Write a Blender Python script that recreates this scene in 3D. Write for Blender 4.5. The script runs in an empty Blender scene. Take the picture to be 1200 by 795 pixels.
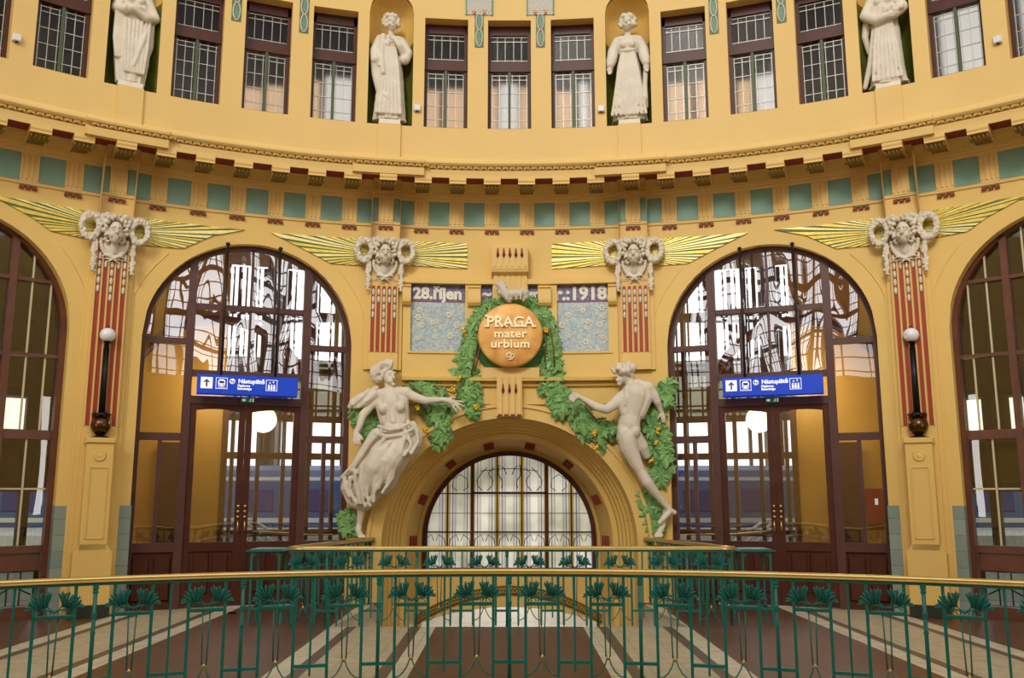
import bpy, bmesh, math, random
from math import sin, cos, pi, radians, atan2, sqrt
from mathutils import Vector, Matrix, Euler
random.seed(7)
S = bpy.context.scene
COL = S.collection
# ------------------------------------------------------------------ camera
EYE = 1.66; PITCH = 0.168; FPX = 1072.5; PCX = 597.0; PCY = 397.5
cam_d = bpy.data.cameras.new('camera'); cam_d.sensor_width = 36; cam_d.lens = 36*FPX/1200
cam_d.shift_x = 3/1200; cam_d.clip_end = 300
cam = bpy.data.objects.new('camera', cam_d); COL.objects.link(cam)
cam.location = (0, 0, EYE); cam.rotation_euler = (pi/2+PITCH, 0, 0)
S.camera = cam
# ------------------------------------------------------------------ light
S.view_settings.view_transform = 'Standard'; S.view_settings.look = 'None'
S.view_settings.exposure = 0.0; S.view_settings.gamma = 1; S.view_settings.use_curve_mapping = False
world = bpy.data.worlds.new('sky'); S.world = world; world.use_nodes = True
world.node_tree.nodes['Background'].inputs[0].default_value = (0.95, 0.97, 1.0, 1)
world.node_tree.nodes['Background'].inputs[1].default_value = 0.72
def area(name, loc, rot, size, power, color=(1, 1, 1), sy=None):
    l = bpy.data.lights.new(name, 'AREA'); l.energy = power; l.color = color; l.size = size
    if sy: l.shape = 'RECTANGLE'; l.size_y = sy
    o = bpy.data.objects.new(name, l); o.location = loc; o.rotation_euler = rot; COL.objects.link(o); return o
area('dome_daylight', (0, -2.5, 14.2), (radians(48), 0, 0), 13, 620, (1, 0.98, 0.94), 5)  # area lamp added overhead to fill the hall
for sx in (-1, 1): area('side_daylight', (sx*11.0, 2.4, 3.0), (radians(90), 0, radians(sx*40)), 3.2, 150, (1, 0.97, 0.92), 4)  # added fill lamps at both sides, lifting the frieze under the cornice
sun_d = bpy.data.lights.new('skylight_sun', 'SUN'); sun_d.energy = 1.25; sun_d.angle = radians(14); sun_d.color = (1, .95, .87)  # sun lamp added for directional contrast; no skylight is built
sun = bpy.data.objects.new('skylight_sun', sun_d); sun.rotation_euler = (radians(60), 0, radians(-14)); COL.objects.link(sun)

# ------------------------------------------------------------------ wall coordinates
R0 = 11.5; HY = 3.228; DK = 0.051           # wall radius, hall centre, one frieze bay
def W(th, z, d=0.0):
    r = R0-d
    return Vector((r*sin(th), HY+r*cos(th), z))
def ray(px, py):
    a = (px-PCX)/FPX; b = (PCY-py)/FPX
    return Vector((a, cos(PITCH)-b*sin(PITCH), sin(PITCH)+b*cos(PITCH)))
def cyl(px, py, d=0.0):                     # point on the round wall -> (angle, height)
    v = ray(px, py); r = R0-d
    A = v.x**2+v.y**2; B = -2*HY*v.y; C = HY*HY-r*r
    t = (-B+sqrt(B*B-4*A*C))/(2*A)
    return atan2(v.x*t, v.y*t-HY), v.z*t+EYE
def at(px, py, Y):                          # point in the plane at distance Y
    v = ray(px, py); t = Y/v.y
    return Vector((v.x*t, Y, v.z*t+EYE))
def zc(py, d=0.0): return cyl(PCX, py, d)[1]

# ------------------------------------------------------------------ materials
def srgb(r, g, b):
    f = lambda c: ((c/255)/12.92 if c/255 <= 0.04045 else ((c/255+0.055)/1.055)**2.4)
    return (f(r), f(g), f(b), 1)
MATS = {}
def mat(name, col, rough=0.6, metal=0.0, noise=0.0, nscale=6.0, bump=0.0, bscale=40.0, spec=0.5, emit=None, col2=None):
    m = bpy.data.materials.new(name); m.use_nodes = True; nt = m.node_tree; b = nt.nodes['Principled BSDF']
    b.inputs['Roughness'].default_value = rough; b.inputs['Metallic'].default_value = metal
    b.inputs['Specular IOR Level'].default_value = spec
    b.inputs['Base Color'].default_value = col
    tc = nt.nodes.new('ShaderNodeTexCoord')
    if noise > 0 or col2:
        n = nt.nodes.new('ShaderNodeTexNoise'); n.inputs['Scale'].default_value = nscale; n.inputs['Detail'].default_value = 6
        nt.links.new(tc.outputs['Object'], n.inputs['Vector'])
        cr = nt.nodes.new('ShaderNodeValToRGB')
        c2 = col2 or tuple(c*(1-noise) for c in col[:3])+(1,)
        cr.color_ramp.elements[0].position = 0.3; cr.color_ramp.elements[0].color = c2
        cr.color_ramp.elements[1].position = 0.7; cr.color_ramp.elements[1].color = col
        nt.links.new(n.outputs['Fac'], cr.inputs['Fac']); nt.links.new(cr.outputs['Color'], b.inputs['Base Color'])
    if bump > 0:
        n2 = nt.nodes.new('ShaderNodeTexNoise'); n2.inputs['Scale'].default_value = bscale; n2.inputs['Detail'].default_value = 3
        nt.links.new(tc.outputs['Object'], n2.inputs['Vector'])
        bp = nt.nodes.new('ShaderNodeBump'); bp.inputs['Strength'].default_value = bump; bp.inputs['Distance'].default_value = 0.02
        nt.links.new(n2.outputs['Fac'], bp.inputs['Height']); nt.links.new(bp.outputs['Normal'], b.inputs['Normal'])
    if emit:
        b.inputs['Emission Color'].default_value = emit[0]; b.inputs['Emission Strength'].default_value = emit[1]
    MATS[name] = m; return m
M_wall = mat('ochre_plaster', srgb(228, 191, 106), 0.55, noise=0.06, nscale=1.5, bump=0.05, bscale=8)
M_wallup = mat('pale_ochre_plaster', srgb(228, 192, 116), 0.6, noise=0.05, nscale=1.5)
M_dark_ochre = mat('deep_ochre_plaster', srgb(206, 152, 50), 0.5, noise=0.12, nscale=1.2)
M_soffit = mat('oxblood_paint', srgb(142, 42, 22), 0.6, noise=0.1)
M_red = mat('brick_red_paint', srgb(162, 54, 14), 0.5, noise=0.08)
M_teal = mat('teal_panel', srgb(124, 160, 142), 0.6, noise=0.1, nscale=1.2)
M_gold = mat('gold_leaf', srgb(236, 208, 96), 0.35, metal=0.45, noise=0.25, nscale=14, bump=0.15, bscale=60)
M_goldpale = mat('pale_gold_tesserae', srgb(250, 238, 160), 0.35, metal=0.25, noise=0.18, nscale=25)
M_olive = mat('olive_tesserae', srgb(104, 120, 58), 0.5, noise=0.3, nscale=20)
M_oldgold = mat('dull_gold_paint', srgb(140, 112, 44), 0.5, metal=0.3, noise=0.2)
M_stone = mat('stucco_stone', srgb(226, 216, 196), 0.75, noise=0.16, nscale=5, bump=0.25, bscale=30)
M_stone2 = mat('grey_white_stone', srgb(212, 204, 186), 0.75, noise=0.22, nscale=9, bump=0.3, bscale=35)
M_plinth = mat('white_plinth_stone', srgb(232, 224, 206), 0.7, noise=0.08)
M_leaf = mat('green_painted_leaves', srgb(134, 182, 106), 0.55, noise=0.3, nscale=7, bump=0.2)
M_leafd = mat('deep_green_paint', srgb(84, 142, 82), 0.5, noise=0.3, nscale=6)
M_stem = mat('brown_vine_stem', srgb(122, 84, 48), 0.6, noise=0.2)
M_grape = mat('gilt_fruit', srgb(222, 178, 50), 0.3, metal=0.6)
M_wood = mat('dark_mahogany', srgb(84, 42, 26), 0.42, noise=0.35, nscale=3, spec=0.3)
M_woodl = mat('brown_window_wood', srgb(112, 66, 46), 0.35, noise=0.3, nscale=4)
M_woodin = mat('purple_brown_frame', srgb(88, 52, 46), 0.42, noise=0.25, nscale=4)
M_greenframe = mat('green_sash_paint', srgb(70, 84, 40), 0.5, noise=0.2)
M_lead = mat('lead_came', srgb(190, 188, 176), 0.4, metal=0.3)
M_leadd = mat('dark_iron', srgb(46, 38, 36), 0.45, metal=0.4)
M_cream = mat('cream_muntin', srgb(206, 192, 150), 0.4)
M_brass = mat('polished_brass', srgb(216, 186, 112), 0.28, metal=0.85, noise=0.15, nscale=3)
M_railg = mat('teal_green_iron', srgb(14, 116, 104), 0.38, noise=0.2, nscale=10)
M_raild = mat('teal_green_leaves', srgb(20, 118, 108), 0.42, noise=0.3, nscale=14)
M_tile = mat('grey_green_tile', srgb(128, 142, 132), 0.3, noise=0.2, nscale=2.5)
M_base = mat('dark_green_marble', srgb(44, 54, 46), 0.3, noise=0.3)
M_beige = mat('beige_marble', srgb(190, 170, 130), 0.4, noise=0.15, nscale=2)
M_white = mat('white_marble', srgb(236, 232, 220), 0.5, noise=0.06)
M_blue = mat('sign_blue', srgb(8, 66, 196), 0.35, emit=(srgb(8, 60, 200), 0.25))
M_signw = mat('sign_white', srgb(250, 250, 250), 0.4, emit=((1, 1, 1, 1), 0.35))
M_navy = mat('sign_navy', srgb(8, 34, 110), 0.4)
M_black = mat('black_iron', srgb(32, 28, 26), 0.35, metal=0.5)
M_bronze = mat('bronze_ball', srgb(92, 66, 36), 0.25, metal=0.85)
M_globe = mat('opal_glass', srgb(236, 236, 240), 0.15, noise=0.03)
M_lampon = mat('lit_opal_glass', srgb(255, 244, 200), 0.3, emit=((1.0, 0.86, 0.5, 1), 5.0))
M_plastic = mat('white_plastic', srgb(220, 222, 220), 0.4)
M_firebox = mat('fire_box_red', srgb(150, 24, 20), 0.35)
M_exit = mat('exit_green', srgb(36, 110, 70), 0.4, emit=(srgb(60, 150, 100), 0.1))
M_letter = mat('cream_letters', srgb(255, 246, 206), 0.4, metal=0.1)
M_daylit = mat('daylit_pane', srgb(255, 255, 255), 0.5, emit=((0.93, 0.97, 1.0, 1), 1.7))
M_train = mat('train_blue', srgb(38, 84, 138), 0.35)
M_trainw = mat('train_white', srgb(205, 210, 210), 0.4)
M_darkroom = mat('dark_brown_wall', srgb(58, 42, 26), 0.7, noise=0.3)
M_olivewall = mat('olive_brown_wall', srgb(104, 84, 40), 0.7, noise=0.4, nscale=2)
M_nicheg = mat('olive_green_tiles', srgb(112, 118, 40), 0.5, noise=0.45, nscale=7)
M_asph = mat('platform_asphalt', srgb(120, 116, 108), 0.8, noise=0.2)
M_steel = mat('white_steel_tube', srgb(230, 230, 228), 0.35)
M_mosaicw = mat('white_mosaic', srgb(206, 200, 186), 0.5, noise=0.3, nscale=40)
M_mosaicg = mat('green_mosaic', srgb(104, 148, 120), 0.5, noise=0.3, nscale=40)
M_orange = mat('orange_enamel', srgb(220, 150, 40), 0.4)

def medallion_mat():
    m = mat('aged_gilt_disc', srgb(240, 190, 104), 0.5, metal=0.1, noise=0.2, nscale=5, bump=0.3, bscale=12, col2=srgb(214, 146, 66))
    return m
M_disc = medallion_mat()

def glass_mat(name, refl=0.35, tint=(0.9, 0.9, 0.88, 1), bump=0.0, bscale=1.6, rough=0.0, stretch=(1, 1, 0.35)):
    m = bpy.data.materials.new(name); m.use_nodes = True; nt = m.node_tree; nt.nodes.clear()
    out = nt.nodes.new('ShaderNodeOutputMaterial'); mix = nt.nodes.new('ShaderNodeMixShader')
    tr = nt.nodes.new('ShaderNodeBsdfTransparent'); gl = nt.nodes.new('ShaderNodeBsdfGlossy')
    tr.inputs['Color'].default_value = tint; gl.inputs['Roughness'].default_value = rough
    mix.inputs[0].default_value = refl
    nt.links.new(tr.outputs[0], mix.inputs[1]); nt.links.new(gl.outputs[0], mix.inputs[2]); nt.links.new(mix.outputs[0], out.inputs[0])
    if bump:
        tc = nt.nodes.new('ShaderNodeTexCoord'); mp = nt.nodes.new('ShaderNodeMapping'); mp.inputs['Scale'].default_value = stretch
        n = nt.nodes.new('ShaderNodeTexNoise'); n.inputs['Scale'].default_value = bscale; n.inputs['Detail'].default_value = 0.5
        bp = nt.nodes.new('ShaderNodeBump'); bp.inputs['Strength'].default_value = bump; bp.inputs['Distance'].default_value = 0.05
        nt.links.new(tc.outputs['Object'], mp.inputs['Vector']); nt.links.new(mp.outputs[0], n.inputs['Vector'])
        nt.links.new(n.outputs['Fac'], bp.inputs['Height']); nt.links.new(bp.outputs['Normal'], gl.inputs['Normal'])
    return m
M_glass = glass_mat('door_glass', 0.42, (0.92, 0.92, 0.9, 1), 0.5, 1.7)
M_glass2 = glass_mat('leaf_glass', 0.2, (0.92, 0.92, 0.9, 1), 0.3, 1.2)
M_glassw = glass_mat('dark_window_glass', 0.16, (0.72, 0.70, 0.58, 1), 0.15, 1.4)
def frosted_mat(name, tint, rough):
    m = bpy.data.materials.new(name); m.use_nodes = True; nt = m.node_tree; nt.nodes.clear()
    out = nt.nodes.new('ShaderNodeOutputMaterial'); mix = nt.nodes.new('ShaderNodeMixShader'); mix.inputs[0].default_value = .012
    rf = nt.nodes.new('ShaderNodeBsdfRefraction'); rf.inputs['Color'].default_value = tint; rf.inputs['Roughness'].default_value = rough; rf.inputs['IOR'].default_value = 1.25
    gl = nt.nodes.new('ShaderNodeBsdfGlossy'); gl.inputs['Roughness'].default_value = .2
    nt.links.new(rf.outputs[0], mix.inputs[1]); nt.links.new(gl.outputs[0], mix.inputs[2]); nt.links.new(mix.outputs[0], out.inputs[0]); return m
M_cath = frosted_mat('textured_leaded_glass', (.86, .82, .76, 1), .3)


def stained_mat():
    # the big lunette: milky stained glass lit from behind, with yellow and violet strips
    m = bpy.data.materials.new('stained_glass'); m.use_nodes = True; nt = m.node_tree; b = nt.nodes['Principled BSDF']
    tc = nt.nodes.new('ShaderNodeTexCoord'); sp = nt.nodes.new('ShaderNodeSeparateXYZ'); nt.links.new(tc.outputs['Object'], sp.inputs[0])
    def math_(op, a, v=None, w=None):
        n = nt.nodes.new('ShaderNodeMath'); n.operation = op
        for i, q in enumerate((a, v, w)):
            if q is None: continue
            if isinstance(q, (int, float)): n.inputs[i].default_value = q
            else: nt.links.new(q, n.inputs[i])
        return n.outputs[0]
    x = math_('PINGPONG', math_('ADD', sp.outputs['X'], 4.515), 0.215)      # 0 on a mullion, 0.215 mid pane
    cr = nt.nodes.new('ShaderNodeValToRGB'); cr.color_ramp.interpolation = 'CONSTANT'
    nt.links.new(math_('DIVIDE', x, 0.215), cr.inputs['Fac'])
    e = cr.color_ramp.elements; e[0].position = 0; e[0].color = srgb(206, 178, 96)
    e[1].position = 0.13; e[1].color = srgb(170, 150, 96)
    for p, c in ((0.2, (226, 222, 206)), (0.36, (168, 164, 196)), (0.45, (240, 236, 224)), (0.52, (196, 190, 196)), (0.56, (232, 230, 214))):
        k = e.new(p); k.color = srgb(*c)
    n = nt.nodes.new('ShaderNodeTexNoise'); n.inputs['Scale'].default_value = 1.4; nt.links.new(tc.outputs['Object'], n.inputs['Vector'])
    v = nt.nodes.new('ShaderNodeValToRGB'); v.color_ramp.elements[0].position = 0.35; v.color_ramp.elements[0].color = (0.5, 0.5, 0.42, 1)
    v.color_ramp.elements[1].position = 0.62; v.color_ramp.elements[1].color = (1, 1, 1, 1); nt.links.new(n.outputs['Fac'], v.inputs['Fac'])
    mx = nt.nodes.new('ShaderNodeMix'); mx.data_type = 'RGBA'; mx.blend_type = 'MULTIPLY'; mx.inputs[0].default_value = 0.9
    nt.links.new(cr.outputs[0], mx.inputs[6]); nt.links.new(v.outputs[0], mx.inputs[7])
    nt.links.new(mx.outputs[2], b.inputs['Base Color']); nt.links.new(mx.outputs[2], b.inputs['Emission Color'])
    b.inputs['Emission Strength'].default_value = 0.55; b.inputs['Roughness'].default_value = 0.25
    return m
M_stained = stained_mat()

def floor_mat():
    m = bpy.data.materials.new('mosaic_floor'); m.use_nodes = True; nt = m.node_tree; b = nt.nodes['Principled BSDF']
    tc = nt.nodes.new('ShaderNodeTexCoord'); sp = nt.nodes.new('ShaderNodeSeparateXYZ'); nt.links.new(tc.outputs['Object'], sp.inputs[0])
    ab = nt.nodes.new('ShaderNodeMath'); ab.operation = 'ABSOLUTE'; nt.links.new(sp.outputs['X'], ab.inputs[0])
    dv = nt.nodes.new('ShaderNodeMath'); dv.operation = 'DIVIDE'; nt.links.new(ab.outputs[0], dv.inputs[0]); dv.inputs[1].default_value = 8
    cr = nt.nodes.new('ShaderNodeValToRGB'); cr.color_ramp.interpolation = 'CONSTANT'; nt.links.new(dv.outputs[0], cr.inputs['Fac'])
    brown = srgb(106, 66, 38); cream = srgb(206, 192, 160); pale = srgb(222, 212, 184); dark = srgb(112, 92, 72)
    e = cr.color_ramp.elements; e[0].color = brown; e[1].position = 0.93/8; e[1].color = pale
    for p, c in ((1.12, dark), (1.25, cream), (1.92, dark), (2.04, pale), (2.26, brown), (4.0, pale), (4.2, dark), (4.32, cream), (5.15, dark), (5.27, pale), (5.5, brown)):
        k = e.new(p/8); k.color = c
    # cream slabs with fine joints, brown ground of small tesserae
    br = nt.nodes.new('ShaderNodeTexBrick'); br.inputs['Scale'].default_value = 1.0; br.inputs['Mortar Size'].default_value = 0.006
    br.inputs['Brick Width'].default_value = 0.34; br.inputs['Row Height'].default_value = 0.34; br.offset = 0
    br.inputs['Color1'].default_value = (1, 1, 1, 1); br.inputs['Color2'].default_value = (0.93, 0.93, 0.93, 1); br.inputs['Mortar'].default_value = (0.7, 0.68, 0.62, 1)
    nt.links.new(tc.outputs['Object'], br.inputs['Vector'])
    n = nt.nodes.new('ShaderNodeTexNoise'); n.inputs['Scale'].default_value = 7; n.inputs['Detail'].default_value = 8; nt.links.new(tc.outputs['Object'], n.inputs['Vector'])
    nr = nt.nodes.new('ShaderNodeValToRGB'); nr.color_ramp.elements[0].position = 0.3; nr.color_ramp.elements[0].color = (0.78, 0.76, 0.74, 1)
    nr.color_ramp.elements[1].position = 0.7; nt.links.new(n.outputs['Fac'], nr.inputs['Fac'])
    m1 = nt.nodes.new('ShaderNodeMix'); m1.data_type = 'RGBA'; m1.blend_type = 'MULTIPLY'; m1.inputs[0].default_value = 1
    nt.links.new(cr.outputs[0], m1.inputs[6]); nt.links.new(br.outputs['Color'], m1.inputs[7])
    m2 = nt.nodes.new('ShaderNodeMix'); m2.data_type = 'RGBA'; m2.blend_type = 'MULTIPLY'; m2.inputs[0].default_value = 1
    nt.links.new(m1.outputs[2], m2.inputs[6]); nt.links.new(nr.outputs[0], m2.inputs[7]); nt.links.new(m2.outputs[2], b.inputs['Base Color'])
    b.inputs['Roughness'].default_value = 0.45
    return m
M_floor = floor_mat()

def mosaic_mat(name, c1, c2, c3, scale=32):
    m = bpy.data.materials.new(name); m.use_nodes = True; nt = m.node_tree; b = nt.nodes['Principled BSDF']
    tc = nt.nodes.new('ShaderNodeTexCoord'); v = nt.nodes.new('ShaderNodeTexVoronoi'); v.inputs['Scale'].default_value = scale
    nt.links.new(tc.outputs['Object'], v.inputs['Vector'])
    sp = nt.nodes.new('ShaderNodeSeparateColor'); nt.links.new(v.outputs['Color'], sp.inputs[0])
    cr = nt.nodes.new('ShaderNodeValToRGB'); e = cr.color_ramp.elements; e[0].color = c1; e[1].color = c3; k = e.new(0.5); k.color = c2
    nt.links.new(sp.outputs[0], cr.inputs['Fac']); nt.links.new(cr.outputs[0], b.inputs['Base Color']); b.inputs['Roughness'].default_value = 0.35
    return m
M_sky_mos = mosaic_mat('pale_blue_mosaic', srgb(146, 166, 176), srgb(170, 186, 190), srgb(196, 202, 190))
M_band_mos = mosaic_mat('dark_blue_mosaic', srgb(66, 76, 120), srgb(90, 100, 140), srgb(150, 110, 120))
M_flower = mat('white_mosaic_flower', srgb(240, 236, 220), 0.5, noise=0.2, nscale=40)

# ------------------------------------------------------------------ mesh helpers
class MB:
    def __init__(s): s.v = []; s.f = []; s.sm = []; s.mi = []
    def add(s, vs, fs, smooth=False, mi=0, M=None):
        k = len(s.v)
        s.v += [tuple(M @ Vector(p)) if M else tuple(p) for p in vs]
        for f in fs: s.f.append(tuple(i+k for i in f)); s.sm.append(smooth); s.mi.append(mi)
        return s
    def box(s, x0, x1, y0, y1, z0, z1, mi=0, M=None):
        vs = [(x, y, z) for z in (z0, z1) for x, y in ((x0, y0), (x1, y0), (x1, y1), (x0, y1))]
        return s.add(vs, [(3, 2, 1, 0), (4, 5, 6, 7), (0, 1, 5, 4), (1, 2, 6, 5), (2, 3, 7, 6), (3, 0, 4, 7)], False, mi, M)
    def bbox(s, x0, x1, y0, y1, z0, z1, b=0.01, mi=0, M=None):   # box whose front (-y) edges are chamfered
        q = [(x0, z0), (x1, z0), (x1, z1), (x0, z1)]; r = [(x0+b, z0+b), (x1-b, z0+b), (x1-b, z1-b), (x0+b, z1-b)]
        vs = [(x, y1, z) for x, z in q]+[(x, y0+b, z) for x, z in q]+[(x, y0, z) for x, z in r]
        fs = [(3, 2, 1, 0), (8, 9, 10, 11)]
        for i in range(4):
            j = (i+1) % 4; fs += [(i, j, 4+j, 4+i), (4+i, 4+j, 8+j, 8+i)]
        return s.add(vs, fs, False, mi, M)
    def tube(s, pts, r, n=8, closed=False, mi=0, M=None, caps=True):
        pts = [Vector(p) for p in pts]; L = len(pts); rs = r if isinstance(r, (list, tuple)) else [r]*L
        vs = []; fs = []; up = None
        for i, p in enumerate(pts):
            if closed: t = pts[(i+1) % L]-pts[i-1]
            else: t = pts[min(i+1, L-1)]-pts[max(i-1, 0)]
            t = t.normalized() if t.length > 1e-9 else Vector((0, 0, 1))
            if up is None: up = Vector((0, 0, 1)) if abs(t.z) < 0.9 else Vector((0, 1, 0))
            a = t.cross(up)
            if a.length < 1e-4: a = t.cross(Vector((1, 0.3, 0)))
            a.normalize(); b = a.cross(t).normalized(); up = b
            for k in range(n):
                q = 2*pi*k/n; vs.append(p+(a*cos(q)+b*sin(q))*rs[i])
        m = L if closed else L-1
        for i in range(m):
            for k in range(n):
                j = (i+1) % L; fs.append((i*n+k, i*n+(k+1) % n, j*n+(k+1) % n, j*n+k))
        if not closed and caps: fs += [tuple(range(n))[::-1], tuple((L-1)*n+k for k in range(n))]
        return s.add(vs, fs, True, mi, M)
    def lathe(s, prof, n=20, c=(0, 0, 0), mi=0, M=None, a0=0, a1=2*pi):
        vs = []; fs = []; full = abs(a1-a0-2*pi) < 1e-6; L = len(prof); N = n if full else n+1
        for i in range(N):
            a = a0+(a1-a0)*i/n
            for r, z in prof: vs.append((c[0]+r*cos(a), c[1]+r*sin(a), c[2]+z))
        for i in range(n):
            j = (i+1) % N
            for k in range(L-1): fs.append((i*L+k, j*L+k, j*L+k+1, i*L+k+1))
        return s.add(vs, fs, True, mi, M)
    def ell(s, c, r, n=12, m=8, mi=0, M=None, rot=None):
        vs = []; fs = []; R = Euler(rot).to_matrix() if rot else Matrix.Identity(3)
        c = Vector(c); r = (r, r, r) if isinstance(r, (int, float)) else r
        for j in range(1, m):
            t = pi*j/m
            for i in range(n):
                a = 2*pi*i/n; vs.append(c+R @ Vector((r[0]*sin(t)*cos(a), r[1]*sin(t)*sin(a), r[2]*cos(t))))
        vs += [c+R @ Vector((0, 0, r[2])), c+R @ Vector((0, 0, -r[2]))]; T = len(vs)-2
        for j in range(m-2):
            for i in range(n): fs.append((j*n+i, (j+1)*n+i, (j+1)*n+(i+1) % n, j*n+(i+1) % n))
        for i in range(n): fs.append((T, i, (i+1) % n)); fs.append((T+1, (m-2)*n+(i+1) % n, (m-2)*n+i))
        return s.add(vs, fs, True, mi, M)
    def cap(s, p0, r0, p1, r1, n=12, mi=0, M=None):               # tapered capsule
        p0 = Vector(p0); p1 = Vector(p1); d = p1-p0; L = d.length
        t = d/L if L > 1e-6 else Vector((0, 0, 1))
        pts = []; rs = []
        for q in (-0.98, -0.7, -0.35): pts.append(p0+t*r0*q); rs.append(r0*sqrt(1-q*q))
        pts += [p0, p0.lerp(p1, .5), p1]; rs += [r0, (r0+r1)/2, r1]
        for q in (0.35, 0.7, 0.98): pts.append(p1+t*r1*q); rs.append(r1*sqrt(1-q*q))
        return s.tube(pts, rs, n, mi=mi, M=M)
    def chain(s, pts, rs, n=12, mi=0, M=None):
        for i in range(len(pts)-1): s.cap(pts[i], rs[i], pts[i+1], rs[i+1], n, mi, M)
        return s
    def prism(s, poly, y0, y1, mi=0, M=None):                      # polygon in (x,z) extruded along y
        n = len(poly); vs = [(x, y0, z) for x, z in poly]+[(x, y1, z) for x, z in poly]
        fs = [tuple(range(n)), tuple(range(2*n-1, n-1, -1))]+[(i, i+n, (i+1) % n+n, (i+1) % n) for i in range(n)]
        return s.add(vs, fs, False, mi, M)
    def cbox(s, th0, th1, z0, z1, d0, d1, n=None, mi=0):           # box bent round the wall, d0 back, d1 front
        n = n or max(1, int(abs(th1-th0)*R0/0.35)+1); vs = []; fs = []
        for i in range(n+1):
            t = th0+(th1-th0)*i/n; vs += [W(t, z0, d0), W(t, z0, d1), W(t, z1, d1), W(t, z1, d0)]
        for i in range(n):
            a = i*4; b = a+4
            for k in range(4): fs.append((a+k, b+k, b+(k+1) % 4, a+(k+1) % 4))
        fs += [(0, 1, 2, 3), (n*4+3, n*4+2, n*4+1, n*4)]
        return s.add(vs, fs, False, mi)
    def sweep(s, th0, th1, prof, n=None, mi=0, smooth=False):      # open profile [(d,z)] swept round the wall, capped
        n = n or max(1, int(abs(th1-th0)*R0/0.3)+1); L = len(prof); vs = []; fs = []
        for i in range(n+1):
            t = th0+(th1-th0)*i/n; vs += [W(t, z, d) for d, z in prof]
        for i in range(n):
            for k in range(L-1): fs.append((i*L+k, (i+1)*L+k, (i+1)*L+k+1, i*L+k+1))
        fs += [tuple(range(L)), tuple(n*L+k for k in range(L-1, -1, -1))]
        return s.add(vs, fs, smooth, mi)
    def mesh(s, name):
        me = bpy.data.meshes.new(name); me.from_pydata(s.v, [], s.f); me.update()
        for p, a, b in zip(me.polygons, s.sm, s.mi): p.use_smooth = a; p.material_index = b
        return me
    def build(s, name, mats, parent=None, recalc=True):
        me = s.mesh(name)
        if recalc:
            bm = bmesh.new(); bm.from_mesh(me); bmesh.ops.recalc_face_normals(bm, faces=bm.faces); bm.to_mesh(me); bm.free()
        for m in (mats if isinstance(mats, (list, tuple)) else [mats]): me.materials.append(m)
        o = bpy.data.objects.new(name, me); COL.objects.link(o)
        if parent: o.parent = parent
        return o
def tag(o, label=None, cat=None, group=None, kind=None):
    if label: o['label'] = label
    if cat: o['category'] = cat
    if group: o['group'] = group
    if kind: o['kind'] = kind
    return o
def empty(name, loc=(0, 0, 0), rz=0.0):
    o = bpy.data.objects.new(name, None); COL.objects.link(o); o.location = loc; o.rotation_euler = (0, 0, rz); o.empty_display_size = 0.1; return o
def children(o): return [c for c in bpy.data.objects if c.parent == o]
def part_copy(o, parent, loc=None, rot=None):
    c = o.copy(); COL.objects.link(c); c.parent = parent
    if loc is not None: c.location = loc
    if rot is not None: c.rotation_euler = rot
    return c
def copy_tree(o, parent=None):
    kids = children(o); c = o.copy(); COL.objects.link(c); c.parent = parent
    for ch in kids: copy_tree(ch, c)
    return c
def structure(o): o['kind'] = 'structure'; return o
def remesh(o, vox, smooth=4, fac=0.5):
    m = o.modifiers.new('union', 'REMESH'); m.mode = 'VOXEL'; m.voxel_size = vox; m.use_smooth_shade = True
    s = o.modifiers.new('soften', 'SMOOTH'); s.iterations = smooth; s.factor = fac
    return o
def bake(o):                                                       # apply the modifiers into the mesh
    dg = bpy.context.evaluated_depsgraph_get(); me = bpy.data.meshes.new_from_object(o.evaluated_get(dg))
    me.materials.clear()
    for m in o.data.materials: me.materials.append(m)
    o.modifiers.clear(); o.data = me
    for p in me.polygons: p.use_smooth = True
    return o
def text_mb(body, size, ext=0.01, off=0.0, shear=0.0, space=1.0, align='CENTER'):
    cu = bpy.data.curves.new('txt', 'FONT'); cu.body = body; cu.size = size; cu.extrude = ext; cu.offset = off
    cu.align_x = align; cu.align_y = 'CENTER'; cu.shear = shear; cu.space_character = space; cu.resolution_u = 3
    o = bpy.data.objects.new('txt', cu); COL.objects.link(o)
    dg = bpy.context.evaluated_depsgraph_get(); me = o.evaluated_get(dg).to_mesh()
    mb = MB(); mb.add([(v.co.x, -v.co.z, v.co.y) for v in me.vertices], [tuple(p.vertices) for p in me.polygons])
    o.evaluated_get(dg).to_mesh_clear(); bpy.data.objects.remove(o); bpy.data.curves.remove(cu)
    return mb
#SECTIONS

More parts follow.
